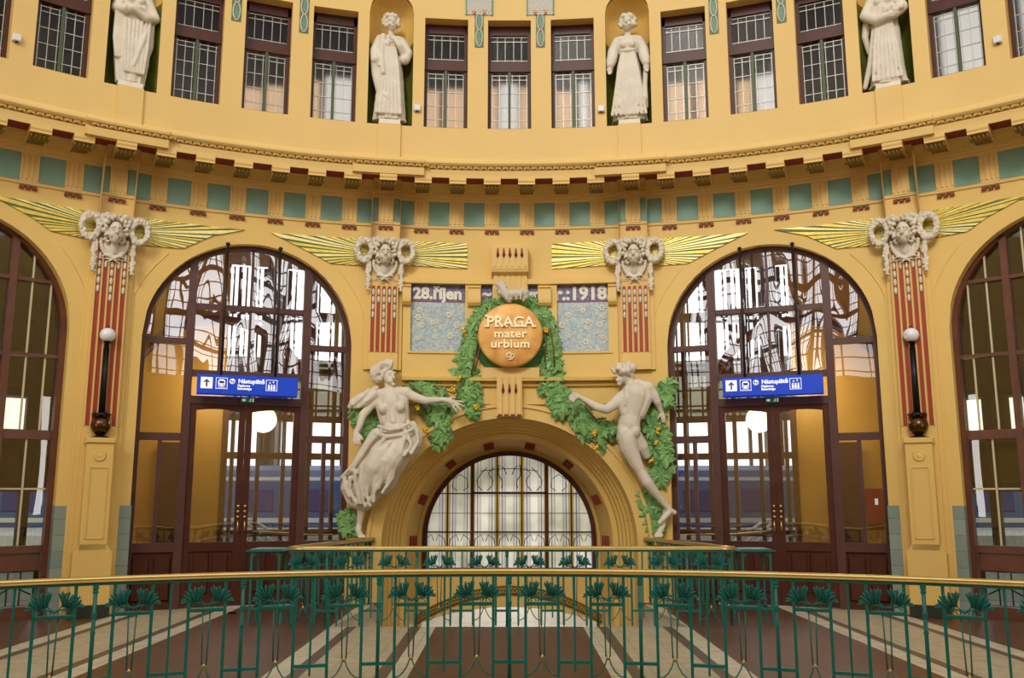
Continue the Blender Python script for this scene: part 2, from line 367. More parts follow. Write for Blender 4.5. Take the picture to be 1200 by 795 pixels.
# ------------------------------------------------------------------ the shell: floor, walls
ARC_R, ARC_Z = 1.99, 0.88                     # central portal arch: radius, springing height
RAIL_Y = 12.0                                 # the straight rail in front of the stairwell
FRC, FRR = 1.01, 7.41                         # front balustrade: arc centre (y) and radius
def floor_mesh():
    mb = MB()
    def slab(poly, z0=-0.35, z1=0.0):
        n = len(poly); mb.add([(x, y, z1) for x, y in poly]+[(x, y, z0) for x, y in poly], [tuple(range(n)), tuple(range(2*n-1, n-1, -1))]+[(i, i+n, (i+1) % n+n, (i+1) % n) for i in range(n)])
    # gallery between the front opening and the wall, in strips that leave the stairwell free
    xs = [-9.5, -8.2, -7.2] + [FRR*sin(-1.25+2.5*i/40) for i in range(41)] + [7.2, 8.2, 9.5]
    xs = sorted(set(xs+[-2.25, 2.25, -2.05, 2.05]))
    def lo(x): return FRC+sqrt(max(0, (FRR+0.12)**2-x*x)) if abs(x) < FRR+0.1 else 1.2
    def hi(x):
        return HY+sqrt(max(0.0, (R0+0.3)**2-x*x))
    for a, b in zip(xs[:-1], xs[1:]):
        m = (a+b)/2
        if abs(m) < 2.25: slab([(a, lo(a)), (b, lo(b)), (b, RAIL_Y+0.06), (a, RAIL_Y+0.06)])
        else: slab([(a, lo(a)), (b, lo(b)), (b, hi(b)), (a, hi(a))])
    for s in (-1, 1): slab([(s*2.25, RAIL_Y+0.06), (s*2.0, 15.2), (s*2.25, 15.2)][::s])
    slab([(-9.5, -8.8), (9.5, -8.8), (9.5, 1.2), (-9.5, 1.2)])
    return mb
structure(floor_mesh().build('floor', M_floor))
lf = MB(); lf.box(-14, 14, -9, 22, -4.6, -4.5); structure(lf.build('floor', M_beige))

DOOR_R = 1.565
BAYS = [(-0.357, 'door'), (0.357, 'door'), (-0.714, 'window'), (0.714, 'window')]
def arch_pts(uc, r, zs, n=36): return [(uc-r*cos(pi*i/n), zs+r*sin(pi*i/n)) for i in range(n+1)]
def curved_wall(ops, u0, u1, zb, zt, d=0.0, step=0.3):
    """wall sheet with openings; an opening is (uc, half, zbottom, zspring, arched?)"""
    us = {round(u0, 5), round(u1, 5)}; u = u0
    while u < u1: us.add(round(u, 5)); u += step
    for uc, h, b, sp, arched in ops:
        for x, z in arch_pts(uc, h, sp, 40): us.add(round(x, 5))
        us = {x for x in us if not any(abs(x-e) < 0.02 and abs(x-e) > 1e-4 for e in (uc-h, uc+h))}
    us = sorted(us); mb = MB()
    def top(op, u):
        uc, h, b, sp, arched = op
        return sp+(sqrt(max(0, h*h-(u-uc)**2)) if arched else 0)
    def q(a, b, za0, zb0, za1, zb1):
        mb.add([W(a/R0, za0, d), W(b/R0, zb0, d), W(b/R0, zb1, d), W(a/R0, za1, d)], [(0, 1, 2, 3)], True)
    for a, b in zip(us[:-1], us[1:]):
        m = (a+b)/2; op = next((o for o in ops if abs(m-o[0]) < o[1]), None)
        if op is None: q(a, b, zb, zb, zt, zt)
        else:
            if op[2] > zb: q(a, b, zb, zb, op[2], op[2])
            q(a, b, top(op, a), top(op, b), zt, zt)
    return mb
def reveal(mb, uc, h, b, sp, arched, d0, d1, mi=0):
    pts = [(uc-h, b)]+(arch_pts(uc, h, sp, 32) if arched else [(uc-h, sp), (uc+h, sp)])+[(uc+h, b)]
    if b > 0.01: pts.append((uc-h, b))
    for p, q in zip(pts[:-1], pts[1:]):
        mb.add([W(p[0]/R0, p[1], d0), W(q[0]/R0, q[1], d0), W(q[0]/R0, q[1], d1), W(p[0]/R0, p[1], d1)], [(0, 1, 2, 3)], False, mi)

UMAX = 11.5*1.5
low_ops = [(0, ARC_R+0.01, -3.0, ARC_Z, True)]+[(th*R0, DOOR_R, 0.0, 3.985, True) for th, _ in BAYS]
mb = curved_wall(low_ops, -UMAX, UMAX, 0.0, 6.6)
for op in low_ops[1:]: reveal(mb, *op, 0.0, -0.42)
structure(mb.build('wall_back', M_wall, recalc=False))
# lower well wall left and right of the portal
mb = MB()
for s in (-1, 1):
    mb.add([(s*2.25, RAIL_Y+.06, 0), (s*2.0, 14.6, 0), (s*2.0, 14.6, -4.5), (s*2.25, RAIL_Y+.06, -4.5)], [(0, 1, 2, 3)])
structure(mb.build('wall_stairwell', M_beige))
mb = MB(); mb.box(-2.25, 2.25, RAIL_Y+.0, RAIL_Y+.06, -4.5, -0.35); structure(mb.build('wall_stairwell_front', M_beige))

# portal: splayed fluted archivolt, inner reveal, sill wall with a low arch under it
def ring(Y, r, z0=-4.5, n=48, zs=ARC_Z):
    return [Vector((-r, Y, z0)), Vector((-r, Y, (z0+zs)/2))]+[Vector((-r*cos(pi*i/n), Y, zs+r*sin(pi*i/n))) for i in range(n+1)]+[Vector((r, Y, (z0+zs)/2)), Vector((r, Y, z0))]
def loft(mb, rings, mi=0, smooth=False):
    L = len(rings[0]); vs = [p for r in rings for p in r]; fs = []
    for i in range(len(rings)-1):
        for k in range(L-1): fs.append((i*L+k, i*L+k+1, (i+1)*L+k+1, (i+1)*L+k))
    mb.add(vs, fs, smooth, mi)
port = empty('wall_portal', (0, 14.6, 0)); structure(port)
def pbuild(mb, name, mats):
    o = mb.build(name, mats); o.parent = port; o.location = (0, -14.6, 0); return o
mb = MB()
def wallring(r):                                  # ring lying on the round wall
    out = []
    for p in ring(14.6, r):
        out.append(Vector((p.x, HY+sqrt(R0*R0-p.x*p.x)-0.0, p.z)))
    return out
prof = [(14.66, 1.975), (14.78, 1.965), (14.82, 1.925), (14.92, 1.92), (14.95, 1.88), (15.05, 1.875), (15.08, 1.835), (15.18, 1.83), (15.21, 1.79), (15.32, 1.78), (15.34, 1.70), (15.4, 1.68)]
loft(mb, [wallring(1.995)]+[ring(y, r) for y, r in prof])
loft(mb, [ring(15.4, 1.68), ring(15.45, 1.72), ring(16.15, 1.56), ring(16.2, 1.50)])
pbuild(mb, 'archivolt', M_wall)
mb = MB()                                         # raised border band round the arch
def band(r0, r1, d):
    a = [Vector((-r*cos(t), 0, ARC_Z+r*sin(t))) for r in (r0, r1) for t in [pi*i/48 for i in range(49)]]
    f = lambda p, e: Vector((p.x, HY+sqrt(R0*R0-p.x*p.x)-e, p.z))
    A, B = a[:49], a[49:]
    A = [Vector((-r0, 0, 0.02))]+A+[Vector((r0, 0, 0.02))]; B = [Vector((-r1, 0, 0.02))]+B+[Vector((r1, 0, 0.02))]
    loft(mb, [[f(p, -.02) for p in A], [f(p, d) for p in A], [f(p, d) for p in B], [f(p, -.02) for p in B]])
band(1.985, 2.20, 0.07); band(2.16, 2.215, 0.10)
pbuild(mb, 'arch_border', M_wall)
mb = MB(); zt, zb = 0.36, -4.5; n = 24
pts = [(1.72*(-1+2*i/n), -0.62+0.60*sin(pi*i/n)**0.8) for i in range(n+1)]; opn = [(x, z-.22*sin(pi*i/n)) for i, (x, z) in enumerate(pts)]
for i in range(n):
    (xa, za), (xb, zb_) = opn[i], opn[i+1]
    mb.add([(xa, 16.15, za), (xb, 16.15, zb_), (xb, 16.15, zt), (xa, 16.15, zt), (xa, 16.45, za), (xb, 16.45, zb_), (xa, 16.45, zt), (xb, 16.45, zt)], [(0, 1, 2, 3), (0, 4, 5, 1), (3, 2, 7, 6)])
pbuild(mb, 'sill_wall', M_wall)
mb = MB()
mb.tube([(x, 16.12, z+.02) for x, z in pts], 0.03, 6); mb.tube([(x, 16.12, z+.13) for x, z in pts], 0.012, 5)
for i in range(1, 60):
    t = i/60; x = 1.72*(-1+2*t); z = -0.62+0.60*sin(pi*t)**0.8+0.075
    mb.tube([(x-.025, 16.13, z-.03), (x, 16.12, z+.03), (x+.03, 16.13, z-.02)], 0.009, 4)
pbuild(mb, 'gilt_arch_moulding', M_oldgold)
mb = MB()
for s in (-1, 1):
    pass
for k in range(8):                                # small dark red vents on the inner reveal
    t = radians(4+172*k/7) if 0 < k < 7 else (radians(2) if k == 0 else radians(178))
    t = [radians(a) for a in (0, 25, 52, 77.5, 102.5, 128, 155, 180)][k]
    for j in (-1, 0, 1):
        for y in (15.82+j*.14,):
            tt = t; rr = 1.625-j*.028
            c = Vector((rr*cos(tt), y, ARC_Z+rr*sin(tt))); M = Matrix.Translation(c) @ Matrix.Rotation(-tt, 4, 'Y')
            mb.box(-.02, .012, -.03, .03, -.085, .085, M=M)
for s in (-1, 1):
    for k, (y, r) in enumerate(((14.8, 1.945), (14.93, 1.90), (15.06, 1.855), (15.2, 1.81))):
        mb.box(s*r-.02, s*r+.02, y-.03, y+.03, 1.24, 1.31)
pbuild(mb, 'reveal_vents', M_soffit)
mb = MB(); mb.box(-1.99, -1.9, 14.55, 14.75, 0.0, .08)
# white landing beyond the low arch
mb = MB(); mb.box(-2.4, 2.4, 16.45, 20, -1.06, -1.0); mb.box(-2.4, 2.4, 20, 20.1, -1.06, 1.2)
structure(mb.build('floor_landing', M_white))
pl = bpy.data.lights.new('landing_lamp', 'POINT'); pl.energy = 60; pl.shadow_soft_size = .3  # unseen point lamp added to brighten the landing
plo = bpy.data.objects.new('landing_lamp', pl); plo.location = (0, 18.2, -0.2); COL.objects.link(plo)

# window_1: the big stained lunette of the portal
def arch_frame(mb, r, zs, zb, w, y0, y1, n=40, mi=0):
    o = [(-r, zb)]+[(-r*cos(pi*i/n), zs+r*sin(pi*i/n)) for i in range(n+1)]+[(r, zb)]
    q = r-w; p = [(-q, zb)]+[(-q*cos(pi*i/n), zs+q*sin(pi*i/n)) for i in range(n+1)]+[(q, zb)]
    L = len(o); vs = []
    for (a, b) in ((o, y1), (o, y0), (p, y0), (p, y1)): vs += [(x, b, z) for x, z in a]
    fs = [(j*L+k, j*L+k+1, ((j+1) % 4)*L+k+1, ((j+1) % 4)*L+k) for j in range(4) for k in range(L-1)]
    mb.add(vs, fs, False, mi)
def arch_pane(r, zs, zb, y, x0=None, x1=None, z1=None, n=40):
    """pane clipped to the arch between x0..x1, zb..z1"""
    x0 = -r if x0 is None else x0; x1 = r if x1 is None else x1
    xs = sorted({x0, x1} | {x for x, _ in arch_pts(0, r, 0, n) if x0 < x < x1}); mb = MB()
    for a, b in zip(xs[:-1], xs[1:]):
        ta = zs+sqrt(max(0, r*r-a*a)); tb = zs+sqrt(max(0, r*r-b*b))
        if z1 is not None: ta = min(ta, z1); tb = min(tb, z1)
        if ta <= zb and tb <= zb: continue
        mb.add([(a, y, zb), (b, y, zb), (b, y, max(tb, zb)), (a, y, max(ta, zb))], [(0, 1, 2, 3)])
    return mb
w1 = empty('window_1', (0, 16.2, 0)); structure(w1)
mb = MB(); arch_frame(mb, 1.5, 0.90, .35, .075, -.06, .06)
def vbar(mb, x, w, z0, r, zs, y0, y1, z1=None):
    zt = zs+sqrt(max(0, r*r-x*x)); zt = min(zt, z1) if z1 else zt
    mb.box(x-w/2, x+w/2, y0, y1, z0, zt)
for x in (-.645, .645): vbar(mb, x, .055, .35, 1.46, .9, -.05, .05)
for x in (-1.075, -.215, .215, 1.075): vbar(mb, x, .026, .35, 1.46, .9, -.04, .04)
mb.box(-1.42, 1.42, -.04, .04, 1.0, 1.024); mb.box(-1.3, -.645, -.035, .035, 1.66, 1.68); mb.box(.645, 1.3, -.035, .035, 1.66, 1.68); mb.box(-.645, .645, -.05, .05, 1.66, 1.70)
mb.box(-1.42, 1.42, -.05, .05, .35, .41)
mb.build('window_frame', M_wood, w1)
arch_pane(1.47, .90, .36, 0.03).build('stained_glass_panes', M_stained, w1)
mb = MB()                                         # leadwork with whiplash curves
for k in range(-3, 4):
    c = k*.43
    for off in (-.12, -.075, .075, .12):
        x = c+off
        if abs(x) < 1.36: vbar(mb, x, .006, .41, 1.44, .9, -.005, .015)
    for s in (-1, 1):
        if k in (-1, 1): mb.tube([(c+s*.04, 0, 1.72), (c+s*.12, 0, 1.80), (c+s*.14, 0, 1.90), (c+s*.06, 0, 2.02), (c-k*.1+s*.06, 0, 2.12)], .007, 5)
        if k == 0: mb.tube([(s*.05, 0, 2.0), (s*.1, 0, 2.12), (s*.19, 0, 2.16), (s*.2, 0, 2.0), (s*.12, 0, 1.88), (s*.14, 0, 1.76)], .008, 5)
        if abs(k) == 2: mb.tube([(c+s*.05, 0, 1.72), (c+s*.14, 0, 1.78), (c+s*.12, 0, 1.92), (c, 0, 2.0)], .006, 5)
        mb.tube([(c+s*.18, 0, .78), (c+s*.16, 0, .9), (c+s*.06, 0, .97), (c+s*.02, 0, .86)], .006, 4)
mb.tube([(-.5, 0, 2.06), (-.1, 0, 2.1), (.1, 0, 2.1), (.5, 0, 2.06)], .006, 4); mb.box(-1.4, 1.4, 0, .012, 1.33, 1.338)
mb.build('leadwork', M_leadd, w1)

# ------------------------------------------------------------------ arched doors to the platforms
def archX(r, zs, x): return zs+sqrt(max(0, r*r-x*x))
def door_bay(idx, th, mir):
    """mir=-1 left bay, +1 right bay; local x to the right, y into the wall"""
    o = empty('door_%d' % idx, W(th, 0, 0), -th); structure(o)
    r, zs = 1.60, 3.985; Y0, Y1 = .16, .26
    mb = MB(); arch_frame(mb, r, zs, 0, .09, Y0-.02, Y1+.02)
    for x in (-.88, .88): mb.box(x-.06, x+.06, Y0-.03, Y1, 0, archX(1.56, zs, x))
    for s in (-1, 1):
        mb.box(*sorted((s*.9, s*1.55)), Y0, Y1, 3.93, 4.02)
        mb.box(*sorted((s*.9, s*1.55)), Y0, Y1, 2.46, 2.57)
        mb.box(*sorted((s*.9, s*1.55)), Y0, Y1, 0.82, .95)
    mb.box(-.88, .88, Y0, Y1, 3.44, 3.54); mb.box(-.88, .88, Y0-.02, Y1, 3.02, 3.14)
    mb.box(-.88, .88, Y0, Y1, 4.50, 4.58); mb.box(-.018, .018, Y0+.02, Y1, 3.5, 5.5)
    for s in (-1, 1): mb.box(s*.44-.018, s*.44+.018, Y0+.02, Y1, 3.5, 4.5)
    for s in (-1, 1): mb.box(s*1.22-.03, s*1.22+.03, Y0+.01, Y1, .9, 2.5)
    mb.build('door_frame', M_woodin, o)
    for s in (-1, 1):                             # dado panels beside the leaves
        mb = MB(); x0, x1 = sorted((s*.93, s*1.54)); mb.box(x0, x1, Y0+.05, Y1, 0, .85)
        for a, b in ((x0+.04, (x0+x1)/2-.03), ((x0+x1)/2+.03, x1-.04)):
            mb.bbox(a, b, Y0+.02, Y0+.05, .12, .74, .015)
        mb.box(x0, x1, Y0+.0, Y0+.06, 0, .1)
        mb.build('dado_panel', M_wood, o)
    P = []                                        # panes
    for s in (-1, 1):
        a, b = sorted((s*.93, s*1.54))
        P += [(a, b, 4.0, None), (a, b, 2.55, 3.95), (a, b, .93, 2.48)]
    P += [(-.83, 0, 4.56, None), (0, .83, 4.56, None), (-.83, 0, 3.52, 4.52), (0, .83, 3.52, 4.52), (-.83, .83, 3.12, 3.46)]
    for a, b, z0, z1 in P:
        arch_pane(1.53, zs, z0, Y0+.06, a, b, z1).build('pane', M_glass if z0 > 3.3 else M_glass2, o)
    for s in (-1, 1):                             # the two leaves
        lf = MB(); x0, x1 = (s*.003, s*.822)
        a, b = sorted((x0, x1)); y0, y1 = Y0-.0, Y0+.07
        lf.box(a, a+.095, y0, y1, .03, 3.02); lf.box(b-.095, b, y0, y1, .03, 3.02)
        n = 10; xs = [a+.095+(b-a-.19)*i/n for i in range(n+1)]
        m = s*.0
        top = lambda x: 2.78+.17*sin(pi*min(1, max(0, (1-abs(x)/.80)*.5+.28)))
        for p, q in zip(xs[:-1], xs[1:]):
            lf.add([(p, y0, top(p)), (q, y0, top(q)), (q, y0, 3.02), (p, y0, 3.02), (p, y1, top(p)), (q, y1, top(q)), (q, y1, 3.02), (p, y1, 3.02)], [(0, 1, 2, 3), (7, 6, 5, 4), (0, 4, 5, 1)])
        lf.box(a+.09, b-.09, y0, y1, .82, .95); lf.box(a+.09, b-.09, y0, y1, .03, .16)
        lf.box(a+.09, b-.09, y0+.03, y1, .16, .82); c = (a+b)/2
        for p, q in ((a+.16, c-.02), (c+.02, b-.16)): lf.bbox(p, q, y0+.005, y0+.04, .2, .78, .015)
        leaf = lf.build('door_leaf', M_wood, o)
        g = MB(); g.box(a+.09, b-.09, y0+.03, y0+.036, .93, 2.98); g.build('leaf_pane', M_glass2, leaf)
        h = MB(); X = s*.05
        for z in (1.32, 1.40, 1.48): h.lathe([(0, 0), (.022, 0), (.022, .02), (0, .02)], 10, M=Matrix.Translation((X, y0, z)) @ Matrix.Rotation(pi/2, 4, 'X'))
        h.tube([(X, y0-.02, 1.1), (X, y0-.07, 1.12), (X, y0-.07, 1.24), (X, y0-.02, 1.26)], .012, 8)
        h.build('handle', M_brass, leaf)
    return o
door_bay(1, -.357, -1); door_bay(2, .357, 1)
mb = MB(); 
def grid_window(idx, th):
    o = empty('window_%d' % idx, W(th, 0, 0), -th); structure(o)
    r, zs = 1.60, 3.985; Y0, Y1 = .16, .26; s_ = 1 if th < 0 else -1     # s_ = side nearer the hall centre
    mb = MB(); arch_frame(mb, r, zs, 0, .08, Y0-.02, Y1+.02)
    for x in (-.84, .84): mb.box(x-.045, x+.045, Y0-.02, Y1, 0, archX(1.56, zs, x))
    for z, h in ((4.66, .05), (3.58, .05), (2.42, .13), (.86, .1)): 
        w = sqrt(max(0, 1.56**2-max(0, z-zs)**2)); mb.box(-w, w, Y0, Y1, z, z+h)
    mb.box(-.84, .84, Y0-.01, Y1, 1.86, 1.98); mb.box(-.03, .03, Y0, Y1, .9, 1.9)
    mb.box(-1.5, 1.5, Y0+.04, Y1, 0, .14); mb.box(-1.5, 1.5, Y0+.03, Y1, .62, .9)
    mb.build('window_frame', M_woodl, o)
    mb = MB()
    for x in (-1.35, -1.1, -.6, -.2, .2, .6, 1.1, 1.35): mb.box(x-.012, x+.012, Y0+.03, Y0+.055, 2.5, archX(1.54, zs, x))
    for x in (-1.2, -.42, .42, 1.2): mb.box(x-.012, x+.012, Y0+.03, Y0+.055, .95, 2.42 if abs(x) > 1 else 1.88)
    mb.box(-1.5, -.9, Y0+.03, Y0+.055, 1.72, 1.745); mb.box(.9, 1.5, Y0+.03, Y0+.055, 1.72, 1.745)
    for x in (-.6, .2, .6): mb.box(x-.01, x+.01, Y0+.03, Y0+.05, 1.0, 1.8)
    mb.build('muntins', M_cream, o)
    for a, b, z0, z1 in ((-1.52, -.86, .95, None), (-.82, .82, 2.5, None), (.86, 1.52, .95, None), (-.82, .82, .95, 1.86), (-.82, .82, 1.98, 2.42)):
        arch_pane(1.53, zs, z0, Y0+.07, a, b, z1).build('pane', M_glassw, o)
    for a, b in ((-1.5, -.9), (-.76, -.04), (.04, .76), (.9, 1.5)):       # leaded kick panels
        mb = MB(); mb.box(a+.06, b-.06, Y0+.06, Y0+.08, .16, .6); mb.build('kick_panel', M_tile, o)
        g = MB()
        for i in range(1, 3): x = a+.06+(b-a-.12)*i/3; g.box(x-.008, x+.008, Y0+.05, Y0+.07, .16, .6)
        g.tube([(a+.08, Y0+.05, .3), ((a+b)/2, Y0+.05, .42), (b-.08, Y0+.05, .3)], .008, 4)
        g.build('leadwork', M_leadd, o)
grid_window(2, -.714); grid_window(3, .714)

# ------------------------------------------------------------------ frieze, cornice
KM = 17; TH0, TH1 = -(KM+.5)*DK, (KM+.5)*DK
z_mb, z_mt = 6.05, 6.45
RES = [-10.5, -3.5, 3.5, 10.5]; RW = .235/R0*1.0
fz = empty('trim_1', W(0, 6.0)); structure(fz)
def wbuild(mb, name, mats, parent, recalc=True):
    o = mb.build(name, mats, None, recalc); o.parent = parent; o.location = -Vector(parent.location) ; return o
mb = MB()
mb.sweep(TH0, TH1, [(-.02, 5.99), (.02, 6.0), (.025, 6.04), (.015, 6.05), (-.02, 6.05)])
mb.sweep(TH0, TH1, [(-.02, 6.45), (.03, 6.455), (.03, 6.50), (.06, 6.51), (.06, 6.545), (.09, 6.55), (.09, 6.575), (.13, 6.578), (.26, 6.60), (.36, 6.64), (.40, 6.652)])
mb.sweep(TH0, TH1, [(.40, 6.652), (.70, 6.652)], mi=1)
mb.sweep(TH0, TH1, [(.70, 6.64), (.72, 6.64), (.725, 6.70), (.735, 6.762), (.69, 6.765), (.69, 6.812), (.76, 6.83), (.785, 6.86), (.785, 6.885), (.76, 6.90), (.74, 6.935), (.71, 6.96), (.68, 7.0)])
for k in RES:
    t = k*DK
    mb.sweep(t-RW, t+RW, [(-.02, 5.0), (.10, 5.0), (.10, 6.0), (.12, 6.01), (.12, 6.05), (.10, 6.06), (.10, 6.45), (.13, 6.455), (.13, 6.50), (.17, 6.51), (.17, 6.545), (.20, 6.55), (.20, 6.575), (.24, 6.578), (.40, 6.61), (.50, 6.652)], n=2)
    mb.sweep(t-RW*1.6, t+RW*1.6, [(.1, 6.578), (.3, 6.60), (.42, 6.64), (.43, 6.65)], n=2)
    w = .6/R0
    mb.sweep(t-w, t+w, [(.70, 6.645), (.79, 6.645), (.795, 6.70), (.80, 6.762), (.75, 6.765), (.75, 6.812), (.83, 6.83), (.84, 6.86), (.83, 6.89), (.78, 6.93), (.7, 6.96)], n=3)
    mb.sweep(t-.19/R0, t+.19/R0, [(.6, 6.93), (.74, 6.935), (.74, 7.5), (.7, 7.5)], n=2)
nd = int((TH1-TH0)*10.75/.115)
for i in range(nd):                                # scalloped dentil row under the top moulding
    a = TH0+(TH1-TH0)*i/nd; h = (TH1-TH0)/nd; ress = any(abs(a-k*DK) < .6/R0 for k in RES); d = .815 if ress else .75
    mb.add([W(a, 6.775, d), W(a+h*.5, 6.79, d), W(a+h*.9, 6.775, d), W(a+h*.75, 6.815, d+.02), W(a+h*.1, 6.815, d+.02), W(a, 6.815, d-.06), W(a+h*.9, 6.815, d-.06)], [(0, 1, 3, 4), (1, 2, 3), (0, 4, 5), (2, 6, 3), (0, 5, 6, 2, 1)])
wbuild(mb, 'cornice', [M_wallup, M_soffit], fz, False)
# teal metopes, fluted triglyphs, drops and modillions: one of each, then copies
def onwall(mb_fn, name, mats):
    pass
mw = (DK*R0)*.58/2; tw = (DK*R0)*.42/2
mb = MB(); mb.box(-mw, mw, -.015, .02, z_mb-6, z_mt-6); met0 = mb.build('metope', M_teal)
mb = MB(); mb.box(-tw, tw, -.03, .02, z_mb-6-.01, z_mt-6+.01)
for i in range(4):
    x = -tw+.02+i*(2*tw-.04)/3.0; mb.bbox(x-.018, x+.018, -.045, -.03, z_mb-6+.02, z_mt-6-.02, .008)
tri0 = mb.build('triglyph', M_wallup)
mb = MB(); mb.box(-tw+.01, tw-.01, -.03, .0, -.035, -.02, mi=1)
for i in (-1, 0, 1):
    x = i*.085; mb.prism([(x-.012, -.03), (x+.012, -.03), (x+.035, -.06), (x+.03, -.072), (x-.03, -.072), (x-.035, -.06)], -.045, 0, mi=0)
gut0 = mb.build('red_drops', [M_soffit, M_greenframe])
mb = MB()                                          # modillion: block, curved underside
cw = .135
prof2 = [(-.40, .652), (-.72, .652), (-.72, .59), (-.705, .545), (-.68, .535)]
def px_prism(mb, prof, x0, x1, mi=0):              # profile in (y,z) extruded along x
    n = len(prof); vs = [(x0, y, z) for y, z in prof]+[(x1, y, z) for y, z in prof]
    mb.add(vs, [tuple(range(n)), tuple(range(2*n-1, n-1, -1))]+[(i, i+n, (i+1) % n+n, (i+1) % n) for i in range(n)], False, mi)
px_prism(mb, [(-.20, .66), (-.73, .66), (-.73, .60), (-.715, .57), (-.72, .545), (-.20, .545)], -cw, cw)
px_prism(mb, [(-.20, .545), (-.655, .545), (-.665, .515), (-.63, .47), (-.5, .50), (-.35, .54)], -cw*.8, cw*.8, 1)
for i in range(5):
    x = -cw*.8+cw*.4*i; mb.tube([(x, -.64, .545), (x, -.675, .52), (x, -.645, .475), (x, -.52, .49)], .012, 5, mi=1)
mod0 = mb.build('modillion', [M_wallup, M_oldgold])
for o in (met0, tri0, gut0, mod0): o.parent = fz
first = True
for k in range(-KM, KM+1):
    t = k*DK; base = Vector(fz.location)
    if first: m = met0
    else: m = part_copy(met0, fz)
    m.location = W(t, 6.0, .01)-base; m.rotation_euler = (0, 0, -t)
    t2 = (k+.5)*DK; ress = any(abs(k+.5-q) < .1 for q in RES); d = .10 if ress else 0.0
    for src in (tri0, gut0, mod0):
        m = src if first else part_copy(src, fz)
        dd = d if src is not mod0 else d*.5
        m.location = W(t2, 6.0, dd)-base; m.rotation_euler = (0, 0, -t2)
    first = False
mb = MB()                                          # the teal that returns onto each ressaut
for k in RES:
    for s in (-1, 1):
        a = k*DK+s*tw/R0; b = k*DK+s*RW; mb.cbox(min(a, b), max(a, b), z_mb, z_mt, .08, .108, 1)
wbuild(mb, 'metope_return', M_teal, fz)

# ------------------------------------------------------------------ upper drum wall with windows and niches
UD = .70; US = R0*DK                               # one frieze bay measured at R0
UW = [0, 1.875, -1.875, 5.12, -5.12, 7.0, -7.0, 8.86, -8.86, 12.18, -12.18, 14.0, -14.0, 15.85, -15.85]
NI = [3.5, -3.5, 10.5, -10.5]
zsil, ztop = 7.49, 9.38
up_ops = [(k*US, .64*US, zsil, ztop, False) for k in UW]+[(k*US, .65*US, zsil-.0, 9.42, True) for k in NI]
mb = curved_wall(up_ops, -UMAX, UMAX, 6.95, 11.2, UD, .3)
for op in up_ops: reveal(mb, *op, UD, UD-(.26 if not op[4] else .05))
# sill faces
structure(mb.build('wall_drum', M_wallup, recalc=False))
mb = MB(); mg = MB()                                # niches: yellow half dome over green-tiled shaft
for k in NI:
    uc = k*US/R0; n = 14; hw = .65*US/R0; D = .42
    def npt(t, z, q=1.0): return W(uc-hw*q*cos(t), z, UD-.05-D*q*sin(t))
    for i in range(n):
        a, b = pi*i/n, pi*(i+1)/n
        mg.add([npt(a, zsil-.0), npt(b, zsil), npt(b, 8.98), npt(a, 8.98)], [(0, 1, 2, 3)], True)
        mb.add([npt(a, 8.98), npt(b, 8.98), npt(b, 9.42), npt(a, 9.42)], [(0, 1, 2, 3)], True)
        mg.add([npt(a, zsil), npt(b, zsil), W(uc, zsil, UD-.05)], [(0, 1, 2)])
        for j in range(8):
            p0, p1 = pi/2*j/8, pi/2*(j+1)/8; H = .65*US*10.8/11.5
            mb.add([npt(a, 9.42+H*sin(p0), cos(p0)), npt(b, 9.42+H*sin(p0), cos(p0)), npt(b, 9.42+H*sin(p1), cos(p1)), npt(a, 9.42+H*sin(p1), cos(p1))], [(0, 1, 2, 3)], True)
structure(mb.build('wall_niche_vault', M_wall, recalc=False)); structure(mg.build('wall_niche_tiles', M_nicheg, recalc=False))
# drum windows
wn0 = empty('window_4', (0, 0, 0)); structure(wn0)
hw = .64*US*(R0-UD)/R0; Y = .20
mb = MB(); mb.box(-hw-.05, -hw+.05, Y, Y+.1, zsil-.05, ztop+.05); mb.box(hw-.05, hw+.05, Y, Y+.1, zsil-.05, ztop+.05)
mb.box(-hw, hw, Y, Y+.1, ztop-.16, ztop+.05); mb.box(-hw, hw, Y-.03, Y+.1, 8.56, 8.70); mb.box(-hw, hw, Y-.01, Y+.1, 8.70, 8.74); mb.box(-hw, hw, Y, Y+.1, zsil-.05, zsil+.03)
mb.build('window_frame', M_wood, wn0)
mb = MB(); mb.box(-.022, .022, Y-.02, Y+.08, zsil, 8.56)
mb.build('sash_stile', M_greenframe, wn0)
for s in (-1, 1):
    g = MB(); a, b = sorted((s*.02, s*(hw-.04))); g.box(a, b, Y+.05, Y+.056, zsil+.02, 8.57); pane = g.build('pane', M_cath, wn0)
    g = MB(); c = (a+b)/2
    for z in (7.72, 7.96, 8.2, 8.44): g.box(a, b, Y+.035, Y+.05, z-.005, z+.005)
    for x in (a+.025, c, b-.025): g.box(x-.005, x+.005, Y+.035, Y+.05, zsil, 8.56)
    g.box(a, b, Y+.035, Y+.05, 8.51, 8.522); g.build('leadwork', M_lead, pane)
g = MB(); g.box(-hw+.04, hw-.04, Y+.05, Y+.056, 8.7, ztop-.1); pane = g.build('pane', M_cath, wn0)
g = MB()
for x in (-.2, -.07, .07, .2): g.box(x-.004, x+.004, Y+.035, Y+.05, 8.74, ztop-.15)
for z in (8.78, 9.12, 9.2): g.box(-hw+.05, hw-.05, Y+.035, Y+.05, z-.005, z+.005)
g.build('leadwork', M_lead, pane)
base_w = wn0
for i, k in enumerate(UW):
    o = base_w if i == 0 else copy_tree(base_w)
    t = k*DK; o.location = W(t, 0, UD); o.rotation_euler = (0, 0, -t); o.name = 'window_%d' % (4+i)
